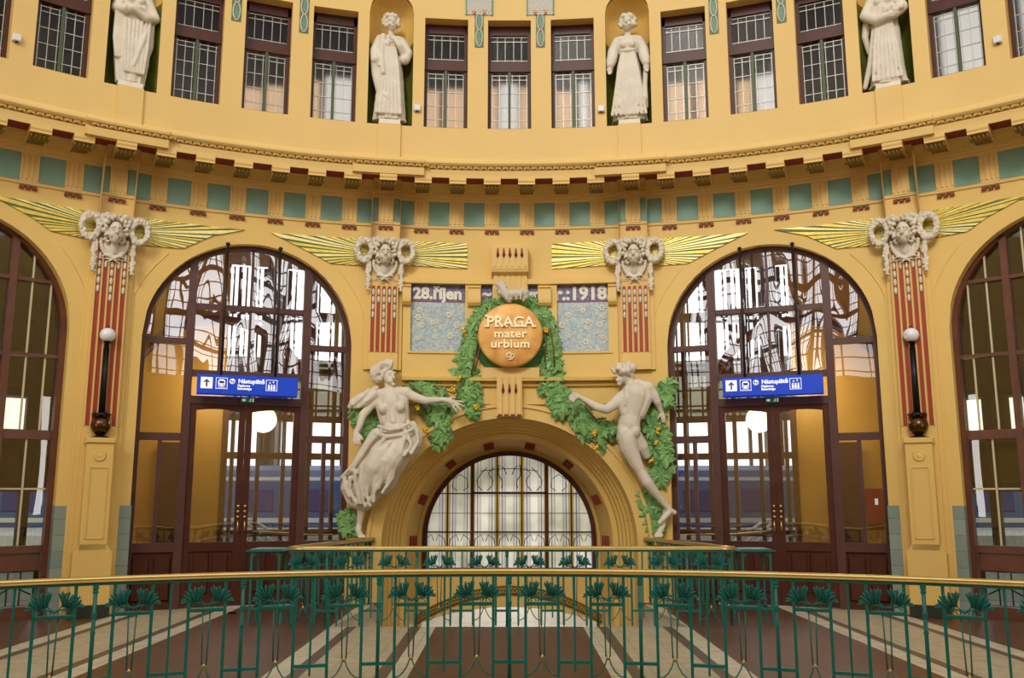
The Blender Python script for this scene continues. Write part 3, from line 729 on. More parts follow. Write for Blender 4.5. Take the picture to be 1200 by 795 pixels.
# the outer gallery behind the drum windows: dark wall, emissive panels imitating daylight
mb = MB(); mb.sweep(-1.0, 1.0, [(-.9, 6.6), (-.9, 11.2)], n=40); mb.sweep(-1.0, 1.0, [(-.9, 11.2), (.7, 11.2)], n=40); mb.sweep(-1.0, 1.0, [(-.9, 6.9), (.68, 6.9)], n=40)
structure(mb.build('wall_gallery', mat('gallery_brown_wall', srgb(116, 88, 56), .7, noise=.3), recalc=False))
M_peach = mat('sunlit_peach_wall', srgb(236, 196, 150), 0.7, emit=(srgb(246, 214, 180), 0.8))  # warm light put into the material as emission
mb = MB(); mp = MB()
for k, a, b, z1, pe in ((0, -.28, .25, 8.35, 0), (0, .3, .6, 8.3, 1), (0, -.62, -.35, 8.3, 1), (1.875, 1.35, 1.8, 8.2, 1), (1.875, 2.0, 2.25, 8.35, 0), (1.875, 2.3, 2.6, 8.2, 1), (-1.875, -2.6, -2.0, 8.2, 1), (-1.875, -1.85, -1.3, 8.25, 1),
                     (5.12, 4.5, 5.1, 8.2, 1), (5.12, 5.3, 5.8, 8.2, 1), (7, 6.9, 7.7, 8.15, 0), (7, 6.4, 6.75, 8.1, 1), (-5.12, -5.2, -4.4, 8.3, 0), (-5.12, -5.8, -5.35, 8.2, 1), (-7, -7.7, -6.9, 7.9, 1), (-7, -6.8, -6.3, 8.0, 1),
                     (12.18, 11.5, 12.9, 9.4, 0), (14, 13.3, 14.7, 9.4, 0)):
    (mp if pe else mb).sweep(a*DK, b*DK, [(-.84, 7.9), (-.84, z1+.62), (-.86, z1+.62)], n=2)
def soft_glow(name, c, e):
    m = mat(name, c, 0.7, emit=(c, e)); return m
structure(mb.build('window_gallery_daylight', soft_glow('gallery_daylight', srgb(226, 232, 240), 1.0), recalc=False)); structure(mp.build('window_gallery_glow', M_peach, recalc=False))  # added glow panels on the gallery wall, their light is emission

# ------------------------------------------------------------------ pilasters
def wallY(x): return HY+sqrt(R0*R0-x*x)
trimn = [1]
def new_trim(loc, rz=0.0, base='trim'):
    trimn[0] += 1; o = empty('%s_%d' % (base, trimn[0]), loc, rz); return structure(o)
for k in RES:
    t = k*DK; outer = abs(k) > 5
    o = new_trim(W(t, 0, 0), -t)
    zb = 0 if outer else 3.62
    mb = MB(); mb.box(-.235, .235, -.10, .05, zb, 5.02)
    mb.box(-.30, .30, -.05, .05, zb, 4.9 if outer else 4.85)
    if outer: mb.box(-.34, .34, -.02, .05, zb, 4.6)
    mb.build('pilaster_shaft', M_wall, o)
    zt_, zs_ = (5.20, 2.62) if outer else (4.98, 3.90)
    w, g = .052, .034; xs = [(-2+i)*(w+g) for i in range(5)]
    mb = MB()
    for x in xs: mb.box(x-w/2, x+w/2, -.106, -.09, zs_, zt_)
    mb.build('red_fluting', M_red, o)
    mb = MB()
    for x in [(-2.5+i)*(w+g) for i in range(6)]: mb.box(x-.008, x+.008, -.125, -.09, zs_, zt_-.02)
    mb.build('flute_fillet', M_wallup, o)
    mb = MB()                                      # white bead chains of unequal length
    for i, x in enumerate(xs):
        L = (.50, .24, .68, .24, .50)[i]*(1.0 if outer else .92); n = int(L/.125)+1; z = zt_-.05
        for j in range(n):
            h = .115; mb.ell((x, -.115, z-h/2), (.023, .02, h/2), 8, 6); z -= h+.008
    mb.build('bead_chain', M_stone, o)
    if outer:
        mb = MB(); H = .30
        mb.box(-.25, .25, -H, .02, .17, .86); mb.add([(-.25, -H, .86), (.25, -H, .86), (.17, -H, .98), (-.17, -H, .98), (-.25, 0, .86), (.25, 0, .86), (.17, 0, .98), (-.17, 0, .98)], [(0, 1, 2, 3), (1, 5, 6, 2), (4, 0, 3, 7)])
        mb.box(-.175, .175, -H, .02, .9, 2.36); mb.bbox(-.195, .195, -H-.03, .02, 2.36, 2.44, .015)
        mb.build('pedestal', M_wall, o)
        mb = MB()
        for q in ((-.12, -.105, 1.05, 2.02), (.105, .12, 1.05, 2.02), (-.12, .12, 2.02, 2.035), (-.12, .12, 1.05, 1.065)): mb.box(q[0], q[1], -H-.012, -H+.01, q[2], q[3])
        mb.lathe([(.075, 0), (.08, .012), (.065, .014), (.05, .006), (.03, .016), (0, .018)], 20, M=Matrix.Translation((0, -H, 2.19)) @ Matrix.Rotation(pi/2, 4, 'X'))
        mb.build('pedestal_moulding', M_wall, o)
        mb = MB(); mb.box(-.262, .262, -H-.015, .02, 0, .17); mb.build('pedestal_base', M_base, o)
# grey-green tiled dado beside the doors and windows
def tile_mat():
    m = M_tile; nt = m.node_tree; b = nt.nodes['Principled BSDF']; tc = nt.nodes.new('ShaderNodeTexCoord')
    br = nt.nodes.new('ShaderNodeTexBrick'); br.inputs['Scale'].default_value = 1; br.inputs['Brick Width'].default_value = .3; br.inputs['Row Height'].default_value = .22
    br.inputs['Mortar Size'].default_value = .004; br.offset = 0
    br.inputs['Color1'].default_value = srgb(124, 142, 134); br.inputs['Color2'].default_value = srgb(146, 158, 146); br.inputs['Mortar'].default_value = srgb(100, 112, 104)
    mp = nt.nodes.new('ShaderNodeMapping'); mp.inputs['Rotation'].default_value = (pi/2, 0, 0)
    nt.links.new(tc.outputs['Object'], mp.inputs['Vector']); nt.links.new(mp.outputs[0], br.inputs['Vector']); nt.links.new(br.outputs['Color'], b.inputs['Base Color'])
tile_mat()
for s in (-1, 1):
    mb = MB()
    for a, b in ((5.655, 5.93), (6.39, 6.65), (2.08, 2.545)):
        if a < 3: continue
        mb.cbox(*sorted((s*a/R0, s*b/R0)), .0, 1.5, -.30, .012)
    structure(mb.build('baseboard_%s' % ('left' if s < 0 else 'right'), M_tile))
# blind arch grooves on the wall beside the pilasters
mb = MB()
for s in (-1, 1):
    for bay in (.357*R0, .714*R0):
        for q in (-1, 1):
            pts = [W(s*(bay+q*(DOOR_R+.26)*cos(a))/R0, 3.95+(DOOR_R+.26)*sin(a), -.004) for a in [radians(1+i*5) for i in range(10)]]
            mb.tube(pts, .014, 4)
structure(mb.build('trim_20', M_wall))

# ------------------------------------------------------------------ centre panelling round the mosaics
def rc(px0, px1, py0, py1, d):                      # picture rectangle -> (theta0, theta1, z0, z1) on the wall
    a, z1 = cyl(px0, (py0+py1)/2, d)[0], cyl((px0+px1)/2, py0, d)[1]
    b, z0 = cyl(px1, (py0+py1)/2, d)[0], cyl((px0+px1)/2, py1, d)[1]
    return a, b, z0, z1
cp = new_trim(W(0, 4.5))
mb = MB()
Z = lambda y, d=.1: zc(y, d)
TL, TR = cyl(472, 380, .1)[0], cyl(724, 380, .1)[0]
zlin0, zlin1 = Z(333, .14), Z(327, .14)
mb.cbox(TL, TR, zlin0, zlin1, -.01, .14)
zbot = Z(413, .1)
def th_(x, d=.1): return cyl(x, 380, d)[0]
for a, b in ((472, 481), (545, 563.5), (577, 619), (630.5, 653), (713, 724)): mb.cbox(th_(a), th_(b), zbot, zlin0, -.01, .10)
mb.cbox(TL, TR, Z(442), zbot, -.01, .10)
mb.cbox(th_(478), th_(548), zbot-.03, zbot, .1, .125); mb.cbox(th_(650), th_(717), zbot-.03, zbot, .1, .125)
for a, b in ((471, 481), (548, 563), (631, 646), (713, 723)):                      # rounded brackets
    t0, t1 = th_(a, .2), th_(b, .2); z1 = Z(336, .2); z0 = Z(357, .2)
    mb.sweep(t0, t1, [(.08, z0-.02), (.16, z0-.015), (.20, z0+.03), (.205, z0+.08), (.19, z1-.03), (.215, z1-.02), (.215, z1), (.08, z1)], n=1)
# horizontal moulding over the arch
mb.sweep(TL, TR, [(-.01, Z(453, .12)), (.10, Z(453, .12)), (.12, Z(450.5, .12)), (.06, Z(450, .06)), (.06, Z(448, .06)), (.19, Z(446.5, .19)), (.20, Z(443, .2)), (.10, Z(441, .1))])
mb.sweep(TL, TR, [(-.01, Z(474, .05)), (.05, Z(474, .05)), (.05, Z(453, .05)), (0, Z(453, .05))])
q = mb.build('panelling', M_wall); q.parent = cp; q.location = -Vector(cp.location)
mb = MB()
def fluted(x0, x1, y0, y1, d, nf, wd):
    t0, t1, z0, z1 = rc(x0, x1, y0, y1, d); mb.cbox(t0, t1, z0, z1, -.01, d, 1)
    for i in range(nf):
        u = t0+(t1-t0)*(i+.5)/nf; h = (t1-t0)/nf*.32; mb.cbox(u-h, u+h, z0+.01, z1-.01, d, d+wd, 1)
fluted(578, 618, 320, 352, .16, 6, .015)
t0, t1, z0, z1 = rc(576, 619, 287, 320, .26)
mb.sweep(t0, t1, [(-.01, z0-.02), (.18, z0-.02), (.25, z0+.02), (.27, z0+.08), (.26, z0+.14), (.26, z1), (-.01, z1)], n=1)
for i in range(6):
    u = t0+(t1-t0)*(i+.5)/6; h = (t1-t0)/6*.33; mb.cbox(u-h, u+h, z0+.1, z1-.04, .26, .28, 1)
t0, t1, z0, z1 = rc(565, 632, 431, 443, .2); mb.cbox(t0, t1, z0, z1, -.01, .2, 1)
fluted(582, 612, 441, 488, .22, 4, .03)
q = mb.build('fluted_bracket', M_wallup); q.parent = cp; q.location = -Vector(cp.location)
mb = MB()
for xs_, y0, y1, d in (([583.5, 590.5, 597.5, 604.5, 611.5], 291, 301, .28), ([589.5, 597, 604.5], 450, 460, .25)):
    for x in xs_:
        p = at(x, y1-2, wallY(0)-d-.01); p2 = at(x, y0, wallY(0)-d-.01)
        mb.tube([p2, p2.lerp(p, .5), p], [.006, .012, .026], 6); mb.ell(p, .024, 8, 6)
for x in (586, 593.5, 601, 608.5):
    p = at(x, 486.5, wallY(0)-.26); mb.box(p.x-.035, p.x+.035, p.y-.01, p.y+.02, p.z-.012, p.z+.012)
q = mb.build('red_drops', M_soffit); q.parent = cp; q.location = -Vector(cp.location)
# mosaics with the date
def mosaic(name, x0, x1, y1, body, label, bx, flowers, size=.30):
    t0, t1, z0, z1 = rc(x0, x1, 333, y1, .02); tc_ = (t0+t1)/2; zc_ = (z0+z1)/2
    o = empty(name, W(tc_, zc_, .02), -tc_); tag(o, label, 'mosaic', 'mosaics of the date frieze')
    hw = (t1-t0)*R0/2+.01; hh = (z1-z0)/2; zb_ = hh-.30
    mb = MB(); mb.box(-hw, hw, -.006, .06, -hh, hh-.31); mb.build('flower_field', M_sky_mos, o) if z1-z0 > .4 else None
    mb = MB(); mb.box(-hw, hw, -.008, .06, hh-.31 if z1-z0 > .4 else -hh, hh+.02); mb.build('letter_band', M_band_mos, o)
    if flowers:
        rng = random.Random(len(body)+3)
        pts = [(-.30, .12), (.18, .05), (-.08, -.08), (-.26, -.13), (.31, -.12), (.21, -.3), (-.3, -.34), (-.02, -.32), (-.32, .0)] if flowers == 1 else [(.0, .12), (.31, .16), (-.24, .05), (.08, -.07), (-.34, -.12), (.27, -.12), (-.22, -.3), (.32, -.33), (.04, -.4), (.33, .02)]
        for x, z in pts:
            r = rng.choice((.026, .034, .038)); mb = MB(); mb.lathe([(0, .008), (r*.4, .008), (r*.4, 0)], 8, M=Matrix.Translation((x, -.010, z)) @ Matrix.Rotation(pi/2, 4, 'X'))
            for a in range(6):
                mb.lathe([(0, .004), (r*.55, .004), (r*.55, 0)], 8, M=Matrix.Translation((x+r*cos(a*pi/3), -.010, z+r*sin(a*pi/3))) @ Matrix.Rotation(pi/2, 4, 'X'))
            mb.build('mosaic_flower', M_flower, o)

    tb = text_mb(body, size, .006, .012)
    tb.v = [(x*1.0+bx, y-.012, z+hh-.17) for x, y, z in tb.v]
    tb.build('white_lettering', M_flower, o, False)
    g = MB(); g.box(-hw, hw, -.010, 0, hh-.30, hh-.285); g.build('red_line', M_red, o)
mosaic('date_mosaic', 481, 545, 413, '28.říjen', 'blue mosaic with white flowers reading 28.říjen, left of the gilded disc', -.01, 1, .265)
mosaic('date_mosaic', 653.5, 713, 413, 'r.:1918.', 'blue mosaic with white flowers reading r.:1918., right of the gilded disc', .0, 2, .30)
mosaic('date_mosaic', 563.5, 577, 353, '~', 'small mosaic sliver just left of the fluted bracket above the disc', 0, 0, .26)
mosaic('date_mosaic', 619, 630.5, 353, 'er', 'small mosaic sliver just right of the fluted bracket above the disc', .0, 0, .17)

# ------------------------------------------------------------------ gilded disc with inscription
DY = wallY(0)-.34
dc = at(598, 393, DY); DR = (at(636, 393, DY)-dc).length
disc = empty('inscribed_disc', dc); tag(disc, 'round gilded disc with white raised Latin inscription inside the green wreath', 'medallion')
RX = Matrix.Rotation(pi/2, 4, 'X')
mb = MB(); mb.lathe([(0, .05), (DR*.5, .047), (DR*.94, .035), (DR*.985, .02), (DR, 0), (DR, -.06), (0, -.06)], 64, M=RX); mb.build('disc_face', M_disc, disc)
def serif_text(body, size, z, off, space=1.0, caps=False):
    tb = text_mb(body, size, .016, off, 0, space); k = 1.0 if caps else .9; tb.v = [(x, y-.058, zz*k+z) for x, y, zz in tb.v]; tb.base = min(v[2] for v in tb.v)
    return tb
tb = serif_text('PRAGA', .235, .20, .004, 1.02, True)
L = tb; base = tb.base+.01
for x in (-.375, -.215, -.12, -.075, .085, .225, .375): L.box(x-.035, x+.035, -.075, -.045, base-.012, base+.012)
for x in (-.375, -.215): L.box(x-.03, x+.03, -.075, -.045, base+.155, base+.178)
tb.build('inscription_line', M_letter, disc, False)
tb = serif_text('mater', .205, .01, .004, 1.06)
tb.build('inscription_line', M_letter, disc, False)
tb = serif_text('urbium', .205, -.155, .004, 1.06)
tb.build('inscription_line', M_letter, disc, False)
mb = MB()                                           # interlaced emblem at the foot of the disc
def circ(cx, cz, r, n=16, a0=0, a1=2*pi): return [(cx+r*cos(a0+(a1-a0)*i/n), -.062, cz+r*sin(a0+(a1-a0)*i/n)) for i in range(n+1)]
mb.tube(circ(-.02, -.335, .036), .009, 6); mb.tube(circ(.03, -.345, .034), .009, 6); mb.tube([(0, -.062, -.27), (.0, -.062, -.335), (-.01, -.062, -.41)], .009, 6); mb.tube([(-.035, -.062, -.405), (.04, -.062, -.395)], .009, 6)
mb.build('emblem', M_letter, disc)

# ------------------------------------------------------------------ gold sunburst panels
def clip(poly, n, c):                               # keep n.p <= c
    out = []
    for i in range(len(poly)):
        p, q = poly[i], poly[(i+1) % len(poly)]; a = n[0]*p[0]+n[1]*p[1]-c; b = n[0]*q[0]+n[1]*q[1]-c
        if a <= 0: out.append(p)
        if (a < 0 < b) or (b < 0 < a): t = a/(a-b); out.append((p[0]+(q[0]-p[0])*t, p[1]+(q[1]-p[1])*t))
    return out
def sunburst(cpx, cpy, parts, label, seed):
    c = cyl(cpx, cpy, .02); cu, cz = c[0]*R0, c[1]; rng = random.Random(seed)
    o = empty('sunburst_panel', W(c[0], cz, 0)); tag(o, label, 'mosaic', 'gold sunburst mosaics beside the stucco masks'); base = Vector(o.location)
    mbs = [MB(), MB(), MB()]
    for part in parts:
        poly = []
        for x, y in part:
            q = cyl(x, y, .02); poly.append((q[0]*R0, q[1]))
        right = sum(p[0] for p in poly)/len(poly) > cu
        a = -pi/2 if right else pi/2; end = a+pi; i = 0
        while a < end:
            w = rng.uniform(.02, .045) if i % 2 == 0 else rng.uniform(.012, .03)
            b = a+w; m = (0 if rng.random() < .55 else 1) if i % 2 == 0 else 2
            p = clip(poly, (sin(a), -cos(a)), sin(a)*cu-cos(a)*cz); p = clip(p, (-sin(b), cos(b)), -sin(b)*cu+cos(b)*cz) if len(p) > 2 else p
            if len(p) > 2:
                u0 = min(q[0] for q in p); u1 = max(q[0] for q in p); u = math.floor(u0/.3)*.3
                while u < u1:
                    s = clip(clip(p, (-1, 0), -u), (1, 0), u+.3)
                    if len(s) > 2:
                        d = .018+.012*(m == 1)+.006*(m == 0); vs = [W(q[0]/R0, q[1], d)-base for q in s]; k = len(vs)
                        mbs[m].add(vs+[W(q[0]/R0, q[1], .0)-base for q in s], [tuple(range(k))]+[(j, (j+1) % k, (j+1) % k+k, j+k) for j in range(k)])
                    u += .3
            a = b; i += 1
    mbs[0].build('gold_ray', M_gold, o); mbs[1].build('pale_ray', M_goldpale, o); mbs[2].build('green_ray', M_olive, o)
def mirror(parts): return [[(1194-x, y) for x, y in reversed(p)] for p in parts]
inL = [[(318, 273), (416, 279.5), (452, 283), (452, 313), (418, 311), (388, 309), (352, 290)], [(452, 281), (486, 283), (547.5, 286), (547.5, 315), (486, 311.5), (452, 311)]]
outL = [[(-40, 225), (0, 230), (60, 240), (138, 252), (138, 284), (100, 279), (60, 271), (38, 255), (0, 234)], [(138, 250), (176, 257), (287, 269.5), (250, 276), (214, 291.5), (174, 288), (138, 284)]]
sunburst(452, 299, inL, 'gold sunburst around the stucco mask left of the gilded disc', 1)
sunburst(742, 299, mirror(inL), 'gold sunburst around the stucco mask right of the gilded disc', 2)
sunburst(138, 270, outL, 'gold sunburst around the leftmost stucco mask', 3)
sunburst(1056, 270, mirror(outL), 'gold sunburst around the rightmost stucco mask', 4)

# ------------------------------------------------------------------ stucco masks
def mask_mesh():
    mb = MB(); rng = random.Random(5)
    mb.ell((0, -.14, .0), (.108, .115, .152), 16, 12); mb.ell((0, -.18, -.085), (.055, .08, .06))          # skull, chin
    mb.cap((0, -.258, .045), .015, (0, -.300, -.022), .024); mb.ell((0, -.285, -.03), (.034, .022, .016))        # nose
    for s in (-1, 1):
        mb.cap((s*.02, -.268, .058), .015, (s*.075, -.235, .05), .013); mb.ell((s*.045, -.245, .018), (.022, .018, .010)); mb.ell((s*.055, -.215, -.045), (.038, .04, .04))
    mb.cap((-.028, -.262, -.066), .009, (.028, -.262, -.066), .009); mb.cap((-.02, -.255, -.088), .010, (.02, -.255, -.088), .010)
    mb.cap((0, -.08, -.12), .055, (0, -.03, -.22), .07)
    for i in range(26):                                                                               # curls and leaf crown
        a = radians(-30+240*i/25); r = .145+.02*(i % 3); mb.ell((r*cos(a), -.12-.03*(i % 2), .045+r*sin(a)*1.05), (.032, .045, .022), 8, 6, rot=(0, -a, 0))
    for s in (-1, 1):
        for i in range(7): mb.ell((s*(.12+.02*sin(i*1.7)), -.09, .05-i*.028), (.035, .05, .022), 8, 6)
        mb.chain([(s*.05, -.13, .20), (s*.14, -.15, .235), (s*.21, -.12, .20), (s*.19, -.13, .15), (s*.15, -.14, .16)], [.03, .032, .03, .025, .02], 8)
        pts = [(s*(.36+.125*cos(a)), -.07, .07+.15*sin(a)) for a in [2*pi*i/20 for i in range(20)]]
        mb.tube(pts, .048, 8, closed=True)
        for i in range(46):
            a = rng.uniform(0, 2*pi); b = rng.uniform(-1.2, 1.2); rr = .045
            mb.ell((s*(.36+(.125+rr*sin(b))*cos(a)), -.07-rr*cos(b), .07+(.15+rr*sin(b))*sin(a)), (.024, .02, .016), 6, 5, rot=(rng.random(), rng.random(), rng.random()*3))
        z = -.02
        while z > -.50:                                                                              # hanging festoon
            r = .046*(1-max(0, (-z-.36))*3.6) if z < -.36 else (.034+.014*sin(z*22)); mb.ell((s*.285, -.05, z), (max(.012, r), .04, .03), 8, 6)
            for q in range(3): mb.ell((s*.285+rng.uniform(-.045, .045), -.07, z+rng.uniform(-.02, .02)), (.018, .018, .014), 6, 5)
            z -= .034
    for i in range(17):                                                                               # bust with collar
        a = pi+pi*i/16; p = (.195*cos(a), -.04, -.09+.215*sin(a)); mb.ell(p, (.035, .04, .03), 8, 6)
    mb.ell((0, -.02, -.16), (.17, .05, .14)); 
    mb.cap((-.22, -.05, -.335), .008, (.22, -.05, -.335), .008, 6)
    for s in (-1, 1): mb.chain([(0, -.07, -.325), (s*.07, -.08, -.295), (s*.13, -.06, -.29), (s*.17, -.05, -.31)], [.02, .016, .012, .008], 8); mb.chain([(0, -.07, -.33), (s*.05, -.07, -.36), (s*.1, -.06, -.375)], [.016, .012, .006], 8)
    for i in range(30): mb.ell((rng.uniform(-.40, .40), -.06, rng.uniform(.17, .25)), (.035, .03, .022), 6, 5, rot=(0, rng.random()*3, 0))
    return mb
m0 = mask_mesh().build('stucco_mask', M_stone); remesh(m0, .008, 1); bake(m0)
for i, (k, lab) in enumerate(((-3.5, 'left of the gilded disc, above five red flutes'), (3.5, 'right of the gilded disc, above five red flutes'), (-10.5, 'over the left lamp pilaster'), (10.5, 'over the right lamp pilaster'))):
    o = m0 if i == 0 else m0.copy()
    if i: COL.objects.link(o)
    t = k*DK; o.location = W(t, 5.47 if abs(k) < 5 else 5.42, .10); o.rotation_euler = (0, 0, -t)
    o.scale = (.93, 1, 1.13)
    tag(o, 'white stucco female mask with wreath loops, '+lab, 'relief', 'stucco masks below the frieze')

# ------------------------------------------------------------------ vine garlands
def leaf(mb, c, size, ang, rng, nrm_tilt=.5):
    """lobed leaf facing the hall (-y), tip pointing along ang (0 = down)"""
    n = 20; vs = []
    R = Matrix.Translation(c) @ Matrix.Rotation(rng.uniform(-nrm_tilt, nrm_tilt), 4, 'Z') @ Matrix.Rotation(rng.uniform(-nrm_tilt, nrm_tilt), 4, 'X') @ Matrix.Rotation(ang, 4, 'Y')
    for i in range(n):
        a = 2*pi*i/n; lobes = (.55+.45*abs(cos(2.5*a))**.8)*(.75+.25*cos(a)); tooth = 1.0 if i % 2 == 0 else .86
        r = size*lobes*tooth; vs.append((r*sin(a)*.92, .25*r*r/size+.12*size*abs(sin(2.5*a)), -r*cos(a)))
    vs.append((0, -.05*size, .0))
    mid = [(x*.5, y*.3-.03*size*(1 if i % 4 else 2.2), z*.5) for i, (x, y, z) in enumerate(vs[:n])]
    mb.add(vs[:n]+mid+[vs[n]], [(i, (i+1) % n, n+(i+1) % n, n+i) for i in range(n)]+[(n+i, n+(i+1) % n, 2*n) for i in range(n)], False, 0, R)
def garland(name, label, path, n, seed, fruit=(), stems=(), lift=.17, core=True, size=.15, spread=1.0):
    rng = random.Random(seed); pts = []
    P = lambda x, y, d: at(x, y, wallY(at(x, y, 14.6).x)-d)
    c0 = P(path[0][0], path[0][1], 0); o = empty(name, c0); tag(o, label, 'garland', 'painted stucco vine garlands'); base = Vector(c0)
    mb = MB(); cr = MB(); seg = []
    for (a, b) in zip(path[:-1], path[1:]): seg.append(sqrt((a[0]-b[0])**2+(a[1]-b[1])**2))
    T = sum(seg)
    for (x0, y0, w0), (x1, y1, w1) in zip(path[:-1], path[1:]):
        cr.cap(P(x0, y0, lift*.35)-base, w0*.55/74, P(x1, y1, lift*.35)-base, w1*.55/74, 8)
    for i in range(n):
        t = (i+rng.random())/n*T; k = 0
        while k < len(seg)-1 and t > seg[k]: t -= seg[k]; k += 1
        f = min(1, t/max(seg[k], 1e-6)); a, b = path[k], path[k+1]
        x, y, w = (a[j]+(b[j]-a[j])*f for j in range(3)); off = rng.uniform(-1, 1)*spread
        dx, dy = (b[0]-a[0])/seg[k], (b[1]-a[1])/seg[k]; x += -dy*w*off*1.05; y += dx*w*off*1.05
        p = P(x, y, lift*(1-.6*off*off)+rng.uniform(-.02, .05))-base
        ang = rng.uniform(-.7, .7)-off*.5*(1 if dy > 0 else -1)
        leaf(mb, p, size*rng.uniform(.75, 1.25), ang, rng)
    mb.build('vine_leaves', M_leaf, o)
    cr.build('garland_core', M_leafd, o)
    if fruit:
        for x, y in fruit:
            g = MB()
            for i in range(8): g.ell(P(x+rng.uniform(-2, 2), y+rng.uniform(-3.0, 3.5), lift+.09)-base, .024, 8, 6)
            g.build('berry_cluster', M_grape, o)
    if stems:
        for s in stems: g = MB(); g.tube([P(x, y, lift+d*.6)-base for x, y, d in s], .012, 6); g.build('vine_stem', M_stem, o)
    return o
garland('vine_garland', 'green vine wreath on the left of the gilded disc, ending in a leafy tail', [(590, 352, 5), (574, 357, 8), (560, 372, 8), (553, 392, 7), (549, 410, 9), (546, 430, 13), (549, 452, 13), (553, 470, 9), (556, 487, 4)], 120, 11,
        [(544, 387), (539, 443), (557, 478)], [[(560, 400, .08), (556, 420, .1), (552, 440, .08)], [(565, 395, .06), (560, 418, .1), (557, 436, .08)]])
garland('vine_garland', 'green vine wreath on the right of the gilded disc, trailing down to the nude figure', [(606, 350, 5), (622, 357, 8), (638, 372, 9), (645, 392, 8), (646, 410, 10), (648, 430, 13), (646, 448, 14), (654, 470, 11), (662, 476, 11), (652, 484, 6)], 130, 12,
        [(640, 386)], [[(638, 385, .1), (640, 405, .1), (638, 425, .1)], [(645, 385, .1), (648, 405, .1), (650, 430, .1)]])
garland('vine_garland', 'green vine spray under the seated figure\'s outstretched arm', [(480, 449, 6), (492, 455, 10), (505, 466, 15), (516, 480, 15), (519, 495, 11), (515, 508, 8), (513, 522, 3)], 110, 13,
        [(489, 478), (499, 504), (531, 456)], [[(478, 448, .12), (492, 460, .14), (506, 478, .14)], [(520, 457, .1), (532, 462, .1), (545, 445, .08)]])
garland('vine_garland', 'green vine swag between the disc and the nude figure', [(660, 462, 8), (676, 478, 12), (684, 495, 13), (698, 505, 13), (712, 508, 14), (722, 500, 9)], 95, 14,
        [(697, 508), (698, 524)], [[(683, 470, .12), (692, 480, .1), (706, 482, .1)], [(685, 476, .1), (698, 492, .1), (710, 490, .1)]])
garland('vine_garland', 'green vine falling behind the back of the nude figure', [(776, 452, 10), (782, 462, 11), (768, 482, 12), (763, 505, 14), (772, 525, 13), (776, 545, 11), (772, 565, 9)], 120, 15,
        [(771, 505), (769, 520), (763, 540)], (), .07)
garland('vine_garland', 'green vine foot below the legs of the nude figure', [(751, 577, 6), (758, 588, 9), (766, 600, 11), (770, 615, 9), (768, 630, 4)], 95, 16, (), (), .05)
garland('vine_garland', 'green vine bunch under the seated figure\'s draped left arm', [(424, 478, 13), (428, 490, 12), (430, 503, 10), (433, 515, 5)], 50, 17, [(435, 478)], [[(430, 472, .12), (428, 486, .12)]], .14)
garland('vine_garland', 'green vine bunch beside the foot of the seated figure', [(408, 601, 10), (409, 612, 9), (413, 624, 6)], 36, 18, (), (), .06)
# green backing plate of the wreath and the grey stone crest on top
b0 = at(598, 396, wallY(0)-.16)
mb = MB(); mb.lathe([(0, .02), (DR*1.16, .02), (DR*1.16, -.1), (0, -.1)], 40, M=RX); o = mb.build('wreath_backing', M_leafd); o.location = b0+Vector((0, 0, -.02)); tag(o, 'green round plate behind the gilded disc', 'relief')
mb = MB(); c0 = at(597, 347, wallY(0)-.38)
P = lambda x, y, d: at(x, y, wallY(0)-d)-c0
mb.chain([P(581, 333, .32), P(588, 336, .36), P(592, 345, .38), P(597, 352, .38)], [.03, .07, .07, .05], 10); mb.chain([P(586, 343, .36), P(600, 345, .4), P(616, 343, .36)], [.05, .08, .06], 10); mb.chain([P(612, 340, .36), P(616, 348, .36), P(613, 352, .36)], [.04, .05, .03], 10)
mb.ell(P(589, 332, .34), (.06, .05, .04), rot=(0, .5, 0)); mb.ell(P(590, 338, .37), (.07, .06, .045), rot=(0, -.5, 0))
for x in (594, 600, 606, 611): mb.cap(P(x, 341, .43), .02, P(x-1, 351, .44), .015, 8)
o = mb.build('stone_crest', M_stone2); o.location = c0; remesh(o, .011, 3); bake(o); tag(o, 'grey stone crest resting on the top of the green wreath', 'relief')

# ------------------------------------------------------------------ the two large figures
KP = 1/74.0
class Fig:
    def __init__(s, Y): s.mb = MB(); s.Y = Y; s.base = None
    def P(s, x, y, d): return at(x, y, s.Y-d)
    def c(s, *pts):                                  # chain of (px,py,depth,radius px)
        for a, b in zip(pts[:-1], pts[1:]): s.mb.cap(s.P(*a[:3]), a[3]*KP, s.P(*b[:3]), b[3]*KP, 12)
        return s
    def e(s, x, y, d, rx, ry, rz, rot=None): s.mb.ell(s.P(x, y, d), (rx*KP, ry*KP, rz*KP), 14, 10, rot=rot); return s
    def done(s, name, label, mat_, vox=.016, sm=3, cat='statue', base=None, parent=None):
        b = Vector(base); s.mb.v = [tuple(Vector(v)-b) for v in s.mb.v]; o = s.mb.build(name, mat_)
        remesh(o, vox, sm, .45); bake(o)
        if parent: o.parent = parent
        else: o.location = b; tag(o, label, cat, 'large stone figures beside the portal arch')
        return o
